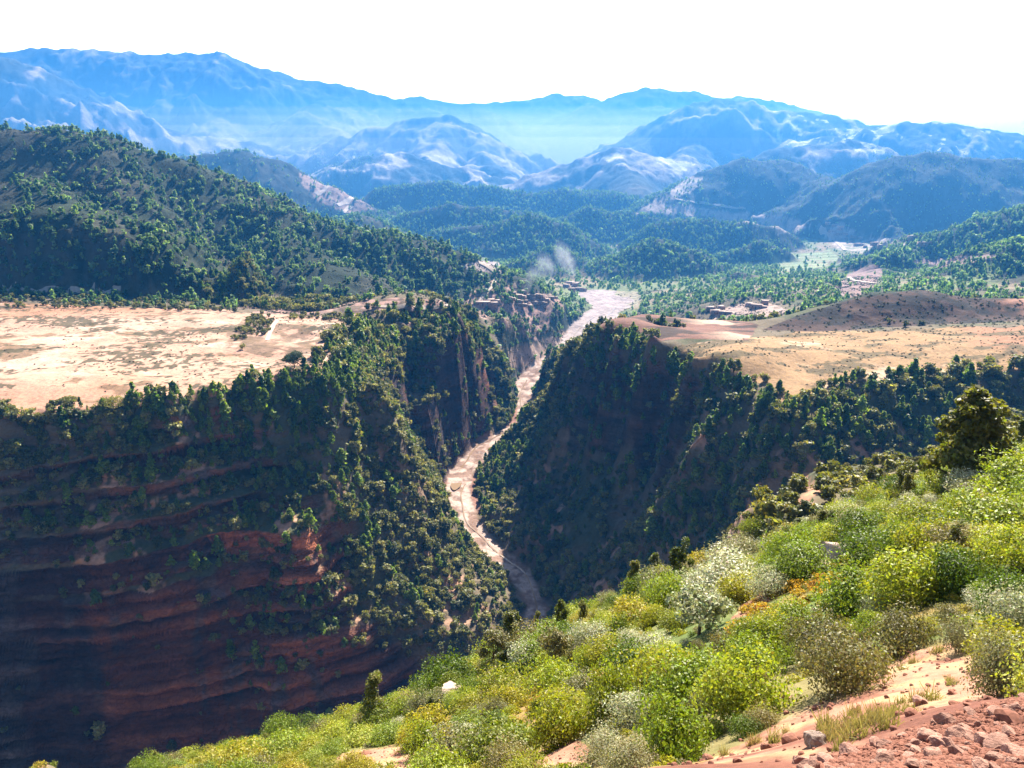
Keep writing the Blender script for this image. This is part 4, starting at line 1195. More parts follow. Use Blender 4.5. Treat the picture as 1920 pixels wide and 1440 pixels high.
# ------------------------------------------------------------ near slope plants
def put_px(key, uu, vv, wpx, hpx, name, label, cat, group=None, i=None):
    """stand a plant on the near slope where the photo shows its foot"""
    X, Yw, Zw = near_hit(uu, vv)
    D = Yw * CP - Zw * SP
    k_ = 1.15 if key == 'silver_shrub' else (0.85 if key == 'dark_shrub' else 0.87 if key in ('green_shrub', 'olive_shrub', 'yellow_shrub') else 0.85)
    wpx *= k_; hpx *= k_
    W = wpx * D / F_PX
    base_h = {'green_shrub': .85, 'yellow_shrub': .75, 'olive_shrub': .78, 'silver_shrub': .72, 'grey_shrub': .8, 'dark_shrub': 1.25}[key]
    H = hpx * D / F_PX / 0.8
    o = put(key, X, Yw, Zw, W, RNG, name, label, cat, group, hs=H / W / base_h, i=i, sink=0.03)
    FGP.append((X, Yw, W))
    return o
FGP = [(*near_hit(u_, v_)[:2], w_) for u_, v_, w_ in ((1590, 1048, 3.6), (1575, 1075, 2.6), (1600, 1090, 2.0), (1160, 1195, 1.8), (852, 1310, 1.8), (1160, 1215, 1.2), (852, 1325, 1.2))]
G1 = 'bright green shrubs on the near slope'
for a in [
    ('green_shrub', 1255, 1432, 200, 150, 'full green shrub left of the lower dirt patch, lowest of the big clump'),
    ('green_shrub', 1390, 1345, 200, 165, 'tall green shrub in the middle of the big clump above the dirt patch'),
    ('green_shrub', 1290, 1320, 200, 140, 'rounded green shrub at the upper left of the big clump'),
    ('olive_shrub', 1590, 1290, 200, 150, 'brown-green bush with fine twigs overhanging the upper edge of the dirt patch'),
    ('olive_shrub', 1680, 1225, 160, 120, 'brown-green bush at the top corner of the dirt patch'),
    ('olive_shrub', 1530, 1240, 150, 110, 'brown-green bush behind the two beside the dirt patch'),
    ('yellow_shrub', 1055, 1395, 150, 140, 'yellow-green shrub with a dark underside near the bottom centre'),
    ('yellow_shrub', 1150, 1350, 150, 130, 'yellow-green shrub just left of the big green clump'),
    ('green_shrub', 1190, 1275, 150, 90, 'low green shrub above the yellow-green pair'),
    ('grey_shrub', 1170, 1452, 130, 110, 'grey-green twiggy shrub cut by the bottom edge'),
    ('grey_shrub', 870, 1440, 180, 110, 'wide grey-green shrub between the two bottom stony patches'),
    ('green_shrub', 1590, 1150, 150, 110, 'bright green shrub left of the centre of the right-hand thicket'),
    ('green_shrub', 1700, 1130, 180, 130, 'largest bright green shrub in the right-hand thicket'),
    ('green_shrub', 1790, 1110, 150, 120, 'bright green shrub right of the largest one in the thicket'),
    ('green_shrub', 1680, 1055, 160, 100, 'bright green shrub behind the right-hand thicket'),
    ('green_shrub', 1880, 1170, 150, 140, 'leafy green shrub at the right edge above the twiggy grey one'),
    ('grey_shrub', 1880, 1300, 180, 150, 'big dry grey bush with bare twigs at the right edge beside the gravel bank'),
    ('grey_shrub', 1800, 1225, 110, 90, 'small dry grey bush at the top of the dirt patch'),
    ('green_shrub', 1855, 1005, 190, 110, 'pale green shrub right of the tall juniper foot'),
    ('green_shrub', 1905, 935, 150, 100, 'pale green shrub highest at the right edge'),
    ('yellow_shrub', 1740, 1000, 130, 80, 'yellow-green shrub below the tall juniper'),
    ('silver_shrub', 1375, 1110, 140, 65, 'pale silvery shrub, the whitest on the slope'),
    ('silver_shrub', 1310, 1125, 90, 55, 'small silvery shrub left of the whitest one'),
    ('silver_shrub', 1440, 1118, 80, 50, 'small silvery shrub right of the whitest one'),
    ('green_shrub', 1500, 1090, 130, 95, 'vivid green shrub right of the silvery ones'),
    ('green_shrub', 1460, 1105, 80, 60, 'low vivid green shrub beside the silvery ones'),
    ('green_shrub', 1530, 1040, 100, 80, 'vivid green shrub left of the pale boulder'),
    ('grey_shrub', 1375, 1065, 140, 85, 'dense grey-olive shrub above the silvery ones'),
    ('dark_shrub', 1270, 1120, 90, 120, 'tall dark juniper in the row above the silvery shrubs'),
    ('dark_shrub', 1185, 1110, 65, 75, 'dark round-topped juniper at the left end of the row'),
    ('dark_shrub', 1225, 1100, 70, 85, 'dark juniper between the tall one and the round-topped one'),
    ('yellow_shrub', 1240, 1110, 60, 80, 'yellow-green bush in front of the dark junipers'),
    ('dark_shrub', 975, 1205, 34, 70, 'slim pointed conifer nearest the red cliff'),
    ('dark_shrub', 1005, 1205, 42, 65, 'dark conifer just right of the slim pointed one'),
    ('dark_shrub', 1052, 1205, 52, 85, 'broad dark conifer in the middle of the slope edge'),
    ('dark_shrub', 1090, 1180, 46, 60, 'small dark conifer right of the broad one'),
    ('green_shrub', 790, 1420, 95, 85, 'rounded bright green shrub above the left stony patch'),
    ('green_shrub', 735, 1395, 90, 50, 'low bright green shrub left of the rounded one'),
    ('green_shrub', 880, 1330, 80, 60, 'green shrub beside the small red outcrop'),
    ('green_shrub', 1100, 1260, 70, 65, 'blue-green leafy bush in the middle of the slope'),
    ('silver_shrub', 1110, 1220, 90, 55, 'grey-white bush above the blue-green one'),
    ('yellow_shrub', 1430, 1235, 150, 90, 'yellow-green shrub above the big green clump'),
    ('green_shrub', 1480, 1180, 110, 70, 'green shrub at the lower edge of the rust patch'),
    ('grey_shrub', 1140, 1120, 60, 50, 'small grey-olive bush on the slope edge above the river'),
    ('dark_shrub', 1690, 960, 60, 70, 'small dark juniper left of the tall one'),
    ('dark_shrub', 1500, 985, 60, 50, 'bushy juniper on the slope edge below the red track'),
    ('yellow_shrub', 1420, 1010, 70, 45, 'yellow-green bush on the slope edge under the far brown slope'),
]:
    key = a[0]
    cat = {'dark_shrub': 'juniper'}.get(key, 'shrub')
    nm = {'dark_shrub': 'juniper', 'green_shrub': 'green_shrub', 'yellow_shrub': 'shrub', 'olive_shrub': 'rockrose_bush', 'silver_shrub': 'silver_shrub', 'grey_shrub': 'grey_shrub'}[key]
    put_px(key, a[1], a[2], a[3], a[4], nm, a[5], cat)

def tree_thing(name, label, cat, X, Yw, Zw, rng, shape, W, H, nl, n, leaf, mat, th, tr, stems, lobe=0.42, group=None, rz=0.0, trunks=1):
    e = bpy.data.objects.new(name, None)
    e.location = (X, Yw, Zw); e.rotation_euler = (0, 0, rz)
    link(e, label=label, category=cat)
    if group: e['group'] = group
    cm_, tm_ = build_plant(name, rng, shape, W, H, nl, n, leaf, mat, th, tr, stems, separate=True, lobe=lobe)
    link(bpy.data.objects.new('crown', cm_), e)
    link(bpy.data.objects.new('trunk', tm_), e)
    return e

def tree_px(name, label, cat, uu, vv, wpx, hpx, *a, **k):
    X, Yw, Zw = near_hit(uu, vv)
    D = Yw * CP - Zw * SP
    W = wpx * D / F_PX; H = hpx * D / F_PX / 0.85
    FGP.append((X, Yw, W))
    shape, nl, n, leaf, mat, th, tr, stems, lobe = a
    return tree_thing(name, label, cat, X, Yw, Zw, prng, shape, W * 0.95, H, nl, n, leaf * W, mat, th * H, tr * W, stems, lobe=lobe, **k)

tree_px('juniper_tree', 'tall dark golden-green juniper standing above the right end of the slope', 'tree', 1812, 925, 235, 172, 'tuft', 85, 14000, 0.028, L_dark, 0.04, 0.03, 40, 0.34)
tree_px('silver_tree', 'small silvery tree with forked dark stems beside the rust patch', 'tree', 1310, 1192, 125, 80, 'umbrella', 22, 2600, 0.040, L_silver, 0.34, 0.022, 14, 0.45)
tree_px('silver_tree', 'small silvery tree leaning over the bare soil right of its twin', 'tree', 1335, 1172, 70, 62, 'umbrella', 14, 1500, 0.05, L_silver, 0.36, 0.025, 10, 0.45)
tree_px('slender_tree', 'slender tree with a thin dark trunk and open crown near the slope edge', 'tree', 927, 1262, 70, 80, 'umbrella', 18, 1500, 0.05, L_olive, 0.35, 0.02, 10, 0.45)
tree_px('slender_tree', 'slender open-crowned tree with two thin trunks in the middle of the slope', 'tree', 1040, 1268, 75, 90, 'umbrella', 18, 1500, 0.05, L_olive, 0.38, 0.018, 10, 0.45)

# smaller shrubs filling the slope
NAREA = ((nrr[1:] - nrr[:-1])[:, None] * NR_[:-1, :-1] * (naz[1] - naz[0])) * 1.3
mN1 = fbm(NX, NYY, 5, 3, 401); mN2 = fbm(NX, NYY, 16, 3, 402)
dirtm = np.zeros(NX.shape, bool)
for p in DIRT: dirtm |= in_poly(NU + 6 * mN1, NV, p) & (NR_ < 70)
dirtm |= NR_ < 8.8
dirtf = in_poly(NU + 6 * mN1, NV, FARDIRT) & (NR_ > 80)
rust = in_poly(NU, NV, [(1330, 1200), (1380, 1150), (1470, 1110), (1560, 1060), (1600, 1075), (1560, 1110), (1500, 1150), (1400, 1200)]) | in_poly(NU, NV, [(930, 1330), (990, 1300), (1100, 1270), (1110, 1290), (1020, 1330)])
near_cm = np.maximum.accumulate(NZ / NR_, axis=0)
near_prev = np.vstack([np.full((1, NZ.shape[1]), -9, np.float32), near_cm[:-1]])

def nsample(dens, rng):
    lam = np.clip(NAREA * dens[:-1, :-1], 0, 20)
    k = rng.poisson(lam)
    i, j = np.nonzero(k)
    rep = k[i, j]; i = np.repeat(i, rep); j = np.repeat(j, rep)
    a = rng.random(len(i)).astype(np.float32); b = rng.random(len(i)).astype(np.float32)
    def bl(G):
        return (G[i, j] * (1 - a) + G[i + 1, j] * a) * (1 - b) + (G[i, j + 1] * (1 - a) + G[i + 1, j + 1] * a) * b
    return np.stack([bl(NX), bl(NYY), bl(NZ)], 1), i, j

inframe = (NU > -80) & (NU < 2000) & (NV < 1500) & (NV > 700)
slope_ok = ~dirtm & (NR_ > 9)
FP = np.array(FGP)
REGN = [([(0, 1370), (600, 1370), (640, 1450), (0, 1450)], 'on the spur at the very bottom left', 'shrubs on the bottom left spur'),
        ([(550, 1450), (760, 1280), (1000, 1150), (1130, 1150), (1000, 1330), (850, 1450)], 'on the slope edge facing the red cliff', 'shrubs along the lower slope edge'),
        ([(1130, 1150), (1000, 1150), (1320, 990), (1500, 960), (1500, 1060), (1300, 1150)], 'on the slope edge above the gorge', 'shrubs along the upper slope edge'),
        ([(1500, 960), (1960, 800), (1960, 1120), (1560, 1120)], 'on the high right part of the near slope', 'shrubs high on the right slope')]
NAMES = {'green_shrub': ('green_shrub', 'leafy bright green shrub '), 'yellow_shrub': ('shrub', 'yellow-green shrub '), 'olive_shrub': ('rockrose_bush', 'brown-green bush '),
         'grey_shrub': ('grey_shrub', 'dry grey-green shrub '), 'dark_shrub': ('juniper', 'dark little juniper '), 'silver_shrub': ('silver_shrub', 'pale silvery shrub ')}
dn = slope_ok * inframe * (NR_ < 86) * (0.22 + 0.22 * sstep(10, 35, NR_))
dn = np.where(rust, dn * 0.15, dn)
P, ii, jj = nsample(dn, RNG)
W = np.clip(RNG.lognormal(math.log(1.3), 0.42, len(P)), 0.5, 3.4)
rP = np.hypot(P[:, 0], P[:, 1])
W *= np.interp(rP, [8, 15, 30, 60], [0.5, 0.7, 1.0, 1.1])
keep = np.ones(len(P), bool)
for (X, Yw, w_) in FGP:
    keep &= np.hypot(P[:, 0] - X, P[:, 1] - Yw) > 0.24 * (w_ + W * 0.6)
P, ii, jj, W, rP = P[keep], ii[keep], jj[keep], W[keep], rP[keep]
seen = ((P[:, 2] + W * 0.6) / rP > near_prev[ii, jj])
P, W, rP = P[seen], W[seen], rP[seen]
kk = np.array(['green_shrub', 'yellow_shrub', 'olive_shrub', 'grey_shrub', 'dark_shrub', 'silver_shrub'])
z1 = fbm(P[:, 0], P[:, 1], 9, 2, 410)
pk_ = RNG.random(len(P)) + z1 * 0.35
uu, vv = project(P[:, 0], P[:, 1], P[:, 2])
idx = np.digitize(pk_, [0.50, 0.76, 0.87, 0.95, 0.985])
score = W / (P[:, 1] * CP - P[:, 2] * SP)
order = np.argsort(-score)
print('near shrubs', len(P))
for t, q in enumerate(order[:430]):
    key = kk[idx[q]]
    k = -1
    for m_, (poly, a_, b_) in enumerate(REGN):
        if bool(in_poly(np.array([uu[q]]), np.array([vv[q]]), poly)[0]): k = m_; break
    where, grp = (REGN[k][1], REGN[k][2]) if k >= 0 else ('among the thicket in the middle of the near slope', 'shrubs in the middle of the near slope')
    nm, lb = NAMES[key]
    sw = 'wide ' if W[q] > 2.1 else ('knee-high ' if W[q] < 1.5 else '')
    put(key, *P[q], W[q], RNG, nm, sw + lb + where, {'juniper': 'juniper'}.get(nm, 'shrub'), sw + (lb.strip() + 's').replace('bushs', 'bushes') + ': ' + grp, hs=RNG.uniform(0.8, 1.15), sink=0.04)
rest = order[430:]
for t, key in enumerate(kk):
    s_ = rest[idx[rest] == t]
    scatter(NAMES[key][0] + 's_beyond', key, P[s_], W[s_], RNG, 'smaller shrubs of the near slope')
# low cover between the shrubs
dc = slope_ok * inframe * (NR_ < 86) * 1.1 * sstep(-0.75, -0.1, mN1)
for nm, key, wgt in (('ground_cover', 'cover', sstep(-0.3, 0.4, mN2)), ('green_ground_cover', 'cover_green', sstep(0.3, -0.4, mN2)), ('dry_ground_cover', 'cover_dry', 0.35 + 0 * mN2)):
    P, ii, jj = nsample(dc * wgt * np.where(rust, 0.2, 1.0) * 0.8, RNG)
    s_ = P[:, 2] / np.hypot(P[:, 0], P[:, 1]) > near_prev[ii, jj] - 0.05
    scatter(nm, key, P[s_], RNG.uniform(0.45, 1.0, s_.sum()) * np.interp(np.hypot(P[s_, 0], P[s_, 1]), [8, 20, 50], [0.5, 0.8, 1.2]), RNG, 'low herbs covering the near slope')
P, ii, jj = nsample(rust * inframe * (NR_ < 80) * 1.2, RNG)
scatter('rust_ground_cover', 'cover_rust', P, RNG.uniform(0.5, 1.1, len(P)), RNG, 'rust and gold low plants on the near slope')
# bottom-left spur and far brown slope: small dense shrubs
P, ii, jj = nsample((NR_ > 55) * inframe * (NX < -8) * (NX > -120) * (NR_ < 130) * 0.6, RNG)
scatter('spur_shrubs', 'cover', P, RNG.uniform(1.0, 2.4, len(P)), RNG, 'dense small shrubs on the bottom left spur')
fb = (NR_ > 84) * inframe * (NX > 20) * ~dirtf
P, ii, jj = nsample(fb * (0.10 + 0.20 * sstep(-0.3, 0.4, mN2) + 0.25 * (NU < 1500)), RNG)
scatter('brown_slope_scrub', 'brown_scrub', P, RNG.uniform(0.6, 2.0, len(P)), RNG, 'brown scrub on the slope beyond')
P, ii, jj = nsample(fb * (0.008 + 0.03 * (NU < 1500) * (mN1 > -0.3) + 0.045 * sstep(0.1, 0.5, fbm(NX, NYY, 20, 3, 421)) + 0.03 * (NX < 62) * (NR_ > 100)), RNG)
scatter('brown_slope_shrubs', 'evergreen_tree', P, RNG.uniform(1.6, 3.6, len(P)), RNG, 'dark green bushes on the slope beyond')

# ------------------------------------------------------------ rocks
M_rock = plain_material('red_stone', (0.33, 0.18, 0.13, 1), rough=0.85, scale=4.0, var=0.3, bump=0.02)
M_pale = plain_material('pale_rock', (0.38, 0.28, 0.22, 1), rough=0.9, scale=1.6, var=0.35, bump=0.15)
def rock_mesh(name, rng, flat=0.65, cuts=9, mat=None, sub=3):
    import bmesh
    bm = bmesh.new()
    bmesh.ops.create_icosphere(bm, subdivisions=sub, radius=0.5)
    pl = []
    for i in range(cuts):
        d = rng.normal(size=3); d /= np.linalg.norm(d)
        pl.append((d, rng.uniform(0.22, 0.42)))
    off = rng.uniform(0, 50, 3)
    for v in bm.verts:
        p = np.array(v.co)
        for d, c in pl:
            e = p.dot(d) - c
            if e > 0: p = p - d * e * 0.93
        p = p * (1 + 0.05 * math.sin(p[0] * 17 + off[0]) * math.sin(p[1] * 15 + off[1]) + 0.03 * math.sin(p[2] * 31 + off[2]))
        p[2] *= flat
        v.co = p
    me = bpy.data.meshes.new(name)
    bm.to_mesh(me); bm.free()
    me.materials.append(mat or M_rock)
    me.update()
    return me
KINDS['stone'] = [rock_mesh('stone', prng) for _ in range(8)]
M_grit = plain_material('red_grit', (0.20, 0.085, 0.055, 1), rough=0.95, scale=6.0, var=0.4)
KINDS['pebble'] = [rock_mesh('pebble', prng, 0.7, 6, M_grit, sub=2) for _ in range(5)]
KINDS['boulder'] = [rock_mesh('boulder', prng, 0.6, 12, M_pale, 4) for _ in range(4)]

def put_rock(key, uu, vv, wpx, label, name='stone', cat='rock', group=None, hs=1.0, i=None, sink=0.0, rz=None):
    X, Yw, Zw = near_hit(uu, vv)
    D = Yw * CP - Zw * SP
    W_ = wpx * D / F_PX * 1.15
    ms = KINDS[key]
    o = bpy.data.objects.new(name, ms[int(RNG.integers(0, len(ms)))] if i is None else ms[i % len(ms)])
    o.location = (X, Yw, Zw + 0.12 * W_ * hs)
    o.scale = (W_, W_ * RNG.uniform(0.7, 1.0), W_ * hs)
    o.rotation_euler = (RNG.normal(0, 0.25), RNG.normal(0, 0.25), RNG.uniform(0, 6.28) if rz is None else rz)
    link(o, label=label, category=cat)
    if group: o['group'] = group
    return o
put_rock('boulder', 1590, 1050, 110, 'big pale boulder bulging out of the green shrubs', 'boulder', hs=0.8, i=0)
put_rock('boulder', 1555, 1068, 40, 'pale rubble block below the big boulder', 'boulder', hs=0.8, i=1)
put_rock('boulder', 1160, 1182, 60, 'pale rock outcrop among the grey bushes mid-slope', 'boulder', hs=0.7, i=2)
put_rock('boulder', 852, 1300, 60, 'small reddish outcrop on the lower slope edge', 'boulder', hs=0.55, i=3)
put_rock('boulder', 1530, 1400, 46, 'upright red block at the foot of the gravel bank', 'boulder', hs=1.3, i=1)
put_rock('stone', 1475, 1310, 30, 'pale stone under the big green clump', 'stone', hs=0.6)
put_rock('stone', 1725, 1322, 34, 'squared stone in the upper part of the dirt patch', 'stone', hs=0.9)
for a in [(1742, 1386, 44, 'broad flat-topped pale stone, the largest of the gravel bank'), (1795, 1384, 50, 'long slanting stone right of the largest flat-topped one'),
          (1845, 1398, 42, 'square pale stone in the right part of the gravel bank'), (1780, 1402, 34, 'stone below the long slanting one'),
          (1810, 1412, 30, 'rounded red stone in the middle of the gravel bank'), (1752, 1420, 44, 'dark-sided stone low in the gravel bank'),
          (1500, 1430, 36, 'stone at the left tip of the gravel bank'), (1535, 1432, 30, 'second stone at the left tip of the gravel bank'),
          (1690, 1385, 22, 'small tilted pale stone near the rim of the bank'), (1900, 1335, 40, 'stone at the top right corner of the bank'),
          (1868, 1340, 30, 'stone left of the top right corner one'), (1900, 1420, 46, 'long stone at the lower right of the bank'),
          (1860, 1432, 40, 'stone beside the long one at the lower right'), (1720, 1412, 26, 'small pale stone left of the dark-sided one'),
          (1700, 1425, 28, 'white stone near the bottom of the bank'), (1670, 1420, 26, 'pinkish stone in the left part of the bank')]:
    put_rock('stone', a[0], a[1], a[2], a[3], 'stone', hs=RNG.uniform(0.8, 1.1))
bank = (NR_ < 9.2) & in_poly(NU, NV, [(1480, 1450), (1560, 1420), (1700, 1375), (1800, 1335), (1940, 1305), (1990, 1305), (1990, 1500), (1480, 1500)])
P, ii, jj = nsample(bank * 14.0, RNG)
for q in range(min(230, len(P))):
    w_ = float(np.clip(RNG.lognormal(math.log(0.12), 0.45), 0.06, 0.3))
    o = bpy.data.objects.new('stone', KINDS['stone'][q % 8])
    o.location = (P[q, 0], P[q, 1], P[q, 2] + 0.15 * w_); o.scale = (w_, w_ * RNG.uniform(0.7, 1), w_ * RNG.uniform(0.7, 1.1)); o.rotation_euler = tuple(RNG.uniform(-0.5, 0.5, 2)) + (RNG.uniform(0, 6.28),)
    link(o, label='broken reddish stone lying loose among the rubble of the gravel bank', category='rock', group='loose stones of the gravel bank')
P, ii, jj = nsample(bank * 1400.0, RNG)
scatter('gravel', 'pebble', P, np.clip(RNG.lognormal(math.log(0.034), 0.45, len(P)), 0.012, 0.08), RNG, 'fine red gravel of the bank', sink=-0.1)
P, ii, jj = nsample(dirtm * inframe * (NR_ > 7) * 9.0, RNG)
scatter('dirt_pebbles', 'pebble', P, np.clip(RNG.lognormal(math.log(0.06), 0.5, len(P)), 0.02, 0.25), RNG, 'pebbles on the dirt patches', sink=-0.1)
# dry grass tufts
def tuft(name, rng, mat, n=90):
    V = []; Fq = []
    for i in range(n):
        t = rng.uniform(0, 6.28); r0 = rng.uniform(0, 0.25); b = np.array([r0 * math.cos(t), r0 * math.sin(t), -0.03])
        L = rng.uniform(0.25, 0.6); d = np.array([rng.normal(0, 0.4), rng.normal(0, 0.4), 1.0]); d /= np.linalg.norm(d)
        s = np.cross(d, rng.normal(size=3)); s /= np.linalg.norm(s)
        k = len(V)
        w_ = 0.014
        V += [b - s * w_, b + s * w_, b + d * L + s * w_ * 0.3, b + d * L - s * w_ * 0.3]
        Fq.append((k, k + 1, k + 2, k + 3))
    c = np.ones((len(V), 4)); c[:, :3] *= np.repeat(rng.uniform(0.7, 1.3, len(V) // 4), 4)[:, None]
    return raw_mesh(name, V, Fq, [mat], vcol=c)
L_grass = leaf_material('dry_grass', (0.25, 0.20, 0.08), (0.24, 0.25, 0.07), (0.32, 0.23, 0.11), 0.3, (1.2, 1.1, 0.7))
KINDS['tuft'] = [tuft('tuft', prng, L_grass) for _ in range(4)]
gr = in_poly(NU, NV, [(1535, 1400), (1560, 1360), (1620, 1330), (1700, 1310), (1760, 1340), (1700, 1370), (1600, 1400), (1530, 1425)]) * (NR_ < 14) * 5.0 + dirtm * inframe * (NR_ > 8) * (NR_ < 20) * 2.2 * sstep(-0.2, 0.4, mN1)
P, ii, jj = nsample(gr, RNG)
scatter('dry_grass', 'tuft', P, RNG.uniform(0.25, 0.6, len(P)), RNG, 'dry grass tufts on the dirt patch')

# ------------------------------------------------------------ the lone tree on the left plateau
def ground_at(X, Yw):
    return float(height(np.array([X]), np.array([Yw]))[0])
def far_hit(uu, vv, y0=300, y1=2600):
    d = ray(uu, vv)
    ys = np.geomspace(y0, y1, 1500)
    X = d[0] / d[1] * ys; Zr = d[2] / d[1] * ys
    H = height(X, ys)
    k = int(np.argmax(Zr < H)) if (Zr < H).any() else int(np.argmin(Zr - H))
    return float(X[k]), float(ys[k]), float(H[k])
X, Yw, Zw = far_hit(552, 690)
tree_thing('lone_tree', 'dark round-crowned tree standing alone on the tan left field', 'tree', X, Yw, Zw, prng, 'umbrella', 12.5, 9.5, 34, 5200, 0.42, L_lone, 1.8, 0.35, 14, 0.5)
X, Yw, Zw = far_hit(455, 655)
tree_thing('small_tree', 'small tree on the brown scrub left of the lone tree', 'tree', X, Yw, Zw, prng, 'round', 4.2, 4.2, 12, 900, 0.3, L_gorge, 0.4, 0.14, 6)
for a, b, wd_, lb in ((210, 762, 14, 'broad spreading bush on the rim of the left field'), (128, 752, 8, 'low flat bush left of the spreading one on the field')):
    X, Yw, Zw = far_hit(a, b)
    tree_thing('bush', lb, 'bush', X, Yw, Zw, prng, 'mound', wd_, wd_ * 0.38, 20, 1800, 0.4, L_gorge, 0.1, 0.1, 6)
# ------------------------------------------------------------ tracks and water: thin sheets laid on the ground
M_track = plain_material('pale_track', (0.44, 0.35, 0.28, 1), scale=0.4, var=0.15)
def water_material():
    m, t, out = new_mat('muddy_water')
    geo = N(t, 'ShaderNodeNewGeometry')
    b = N(t, 'ShaderNodeBsdfPrincipled')
    b.inputs['Base Color'].default_value = (0.26, 0.17, 0.10, 1)
    b.inputs['Roughness'].default_value = 0.22
    bp = N(t, 'ShaderNodeBump'); bp.inputs['Distance'].default_value = 0.06; bp.inputs['Strength'].default_value = 0.6
    t.links.new(noise(t, 1.6, 4, 0.6, geo.outputs['Position']), bp.inputs['Height'])
    t.links.new(bp.outputs[0], b.inputs['Normal'])
    t.links.new(b.outputs[0], out.inputs[0])
    return m
M_water = water_material()
def ribbon(name, W3, width, mat, lift=0.35, kind='structure', parts=3):
    W3 = np.array(W3, float)
    seg = np.r_[0, np.cumsum(np.hypot(*np.diff(W3[:, :2], axis=0).T))]
    n = max(6, int(seg[-1] / 4))
    t = np.linspace(0, seg[-1], n)
    X = np.interp(t, seg, W3[:, 0]); Yy = np.interp(t, seg, W3[:, 1])
    k = min(5, n // 2)
    ker = np.ones(k) / k
    Xp = np.convolve(np.pad(X, k // 2, 'edge'), ker, 'same')[k // 2:k // 2 + n]; Yp = np.convolve(np.pad(Yy, k // 2, 'edge'), ker, 'same')[k // 2:k // 2 + n]
    dx = np.gradient(Xp); dy = np.gradient(Yp); L = np.hypot(dx, dy) + 1e-9
    nx, ny = -dy / L, dx / L
    wv_ = width * (1 + 0.25 * fbm(Xp, Yp, 15, 2, 501)) * 0.5
    cols = np.linspace(-1, 1, parts + 1)
    V = np.stack([np.stack([Xp + nx * wv_ * c, Yp + ny * wv_ * c], 1) for c in cols], 1)
    Hh = height(V[..., 0].ravel(), V[..., 1].ravel()).reshape(V.shape[:2])
    V3 = np.concatenate([V, (Hh + lift)[..., None]], 2).reshape(-1, 3)
    m = parts + 1
    Fq = [(i * m + j, i * m + j + 1, (i + 1) * m + j + 1, (i + 1) * m + j) for i in range(n - 1) for j in range(parts)]
    me = raw_mesh(name, V3, Fq, [mat], smooth=True)
    return link(bpy.data.objects.new(name, me), kind=kind)
def px_line(pl, y0=300, y1=2600, st=6):
    out = []
    for (a, b), (c, d) in zip(pl[:-1], pl[1:]):
        n = max(1, int(math.hypot(c - a, d - b) / st))
        out += [(a + (c - a) * i / n, b + (d - b) * i / n) for i in range(n)]
    out.append(pl[-1])
    return [far_hit(a, b, y0, y1) for a, b in out]
for nm, pl, wd_, lf in (('path', [(932, 520), (925, 535), (912, 548), (903, 562), (895, 572)], 4.5, 0.6),
                    ('path', [(0, 545), (60, 548), (150, 550), (200, 548), (232, 543)], 3.0, 0.6),
                    ('road', [(592, 366), (605, 360), (615, 350), (617, 346)], 9, 1.2), ('road', [(632, 386), (655, 378), (664, 372)], 8, 1.2), ('road', [(645, 402), (650, 392), (663, 386)], 8, 1.2),
                    ('road', [(895, 490), (915, 500), (925, 508), (933, 514)], 7, 0.9),
                    ('path', [(1590, 520), (1600, 526), (1622, 530), (1648, 532)], 4.5, 0.8), ('road', [(1535, 427), (1545, 437), (1560, 447), (1575, 460), (1585, 470)], 8, 1.2),
                    ('path', [(700, 577), (760, 576), (850, 577), (890, 572)], 3.0, 0.6), ('path', [(500, 640), (510, 615), (520, 600)], 3.0, 0.3),
                    ('path', [(1265, 374), (1330, 384), (1400, 393)], 5, 1.2)):
    W3 = px_line(pl, 300 if pl[0][1] > 470 else 800)
    W3 = [W3[0]] + [b for a, b in zip(W3[:-1], W3[1:]) if abs(b[1] - a[1]) < 0.14 * a[1]]
    if len(W3) > 2:
        ribbon(nm, W3, wd_, M_track, lf)
# thin braided stream in the gravel
for off, a, b in ((2.0, 250, 560), (-3.5, 560, 780), (9.0, 800, 1060), (-8.0, 850, 1000)):
    Rv = RIV[(RIV[:, 1] >= a) & (RIV[:, 1] <= b)]
    Rv = Rv[Rv[:, 0] > -60] if a < 300 else Rv
    if len(Rv) > 3:
        q_ = Rv.copy(); q_[:, 0] += off + 2.2 * np.sin(q_[:, 1] / 17.0) + 1.2 * np.sin(q_[:, 1] / 6.3 + 1)
        ribbon('stream', q_, 1.1 if a < 700 else 2.4, M_water, 0.30)
X, Yw, Zw = far_hit(855, 912)
th_ = np.linspace(0, 2 * math.pi, 25)[:-1]
rad = 1 + 0.2 * np.sin(th_ * 2 + 1) + 0.12 * np.sin(th_ * 3)
PV = [(X, Yw, Zw + 0.75)] + [(X + 3.6 * math.cos(t) * q_, Yw + 9.5 * math.sin(t) * q_, Zw + 0.75) for t, q_ in zip(th_, rad)]
PF = [(0, i + 1, (i + 1) % 24 + 1) for i in range(24)]
link(bpy.data.objects.new('pool', raw_mesh('pool', PV, PF, [M_water])), kind='structure')

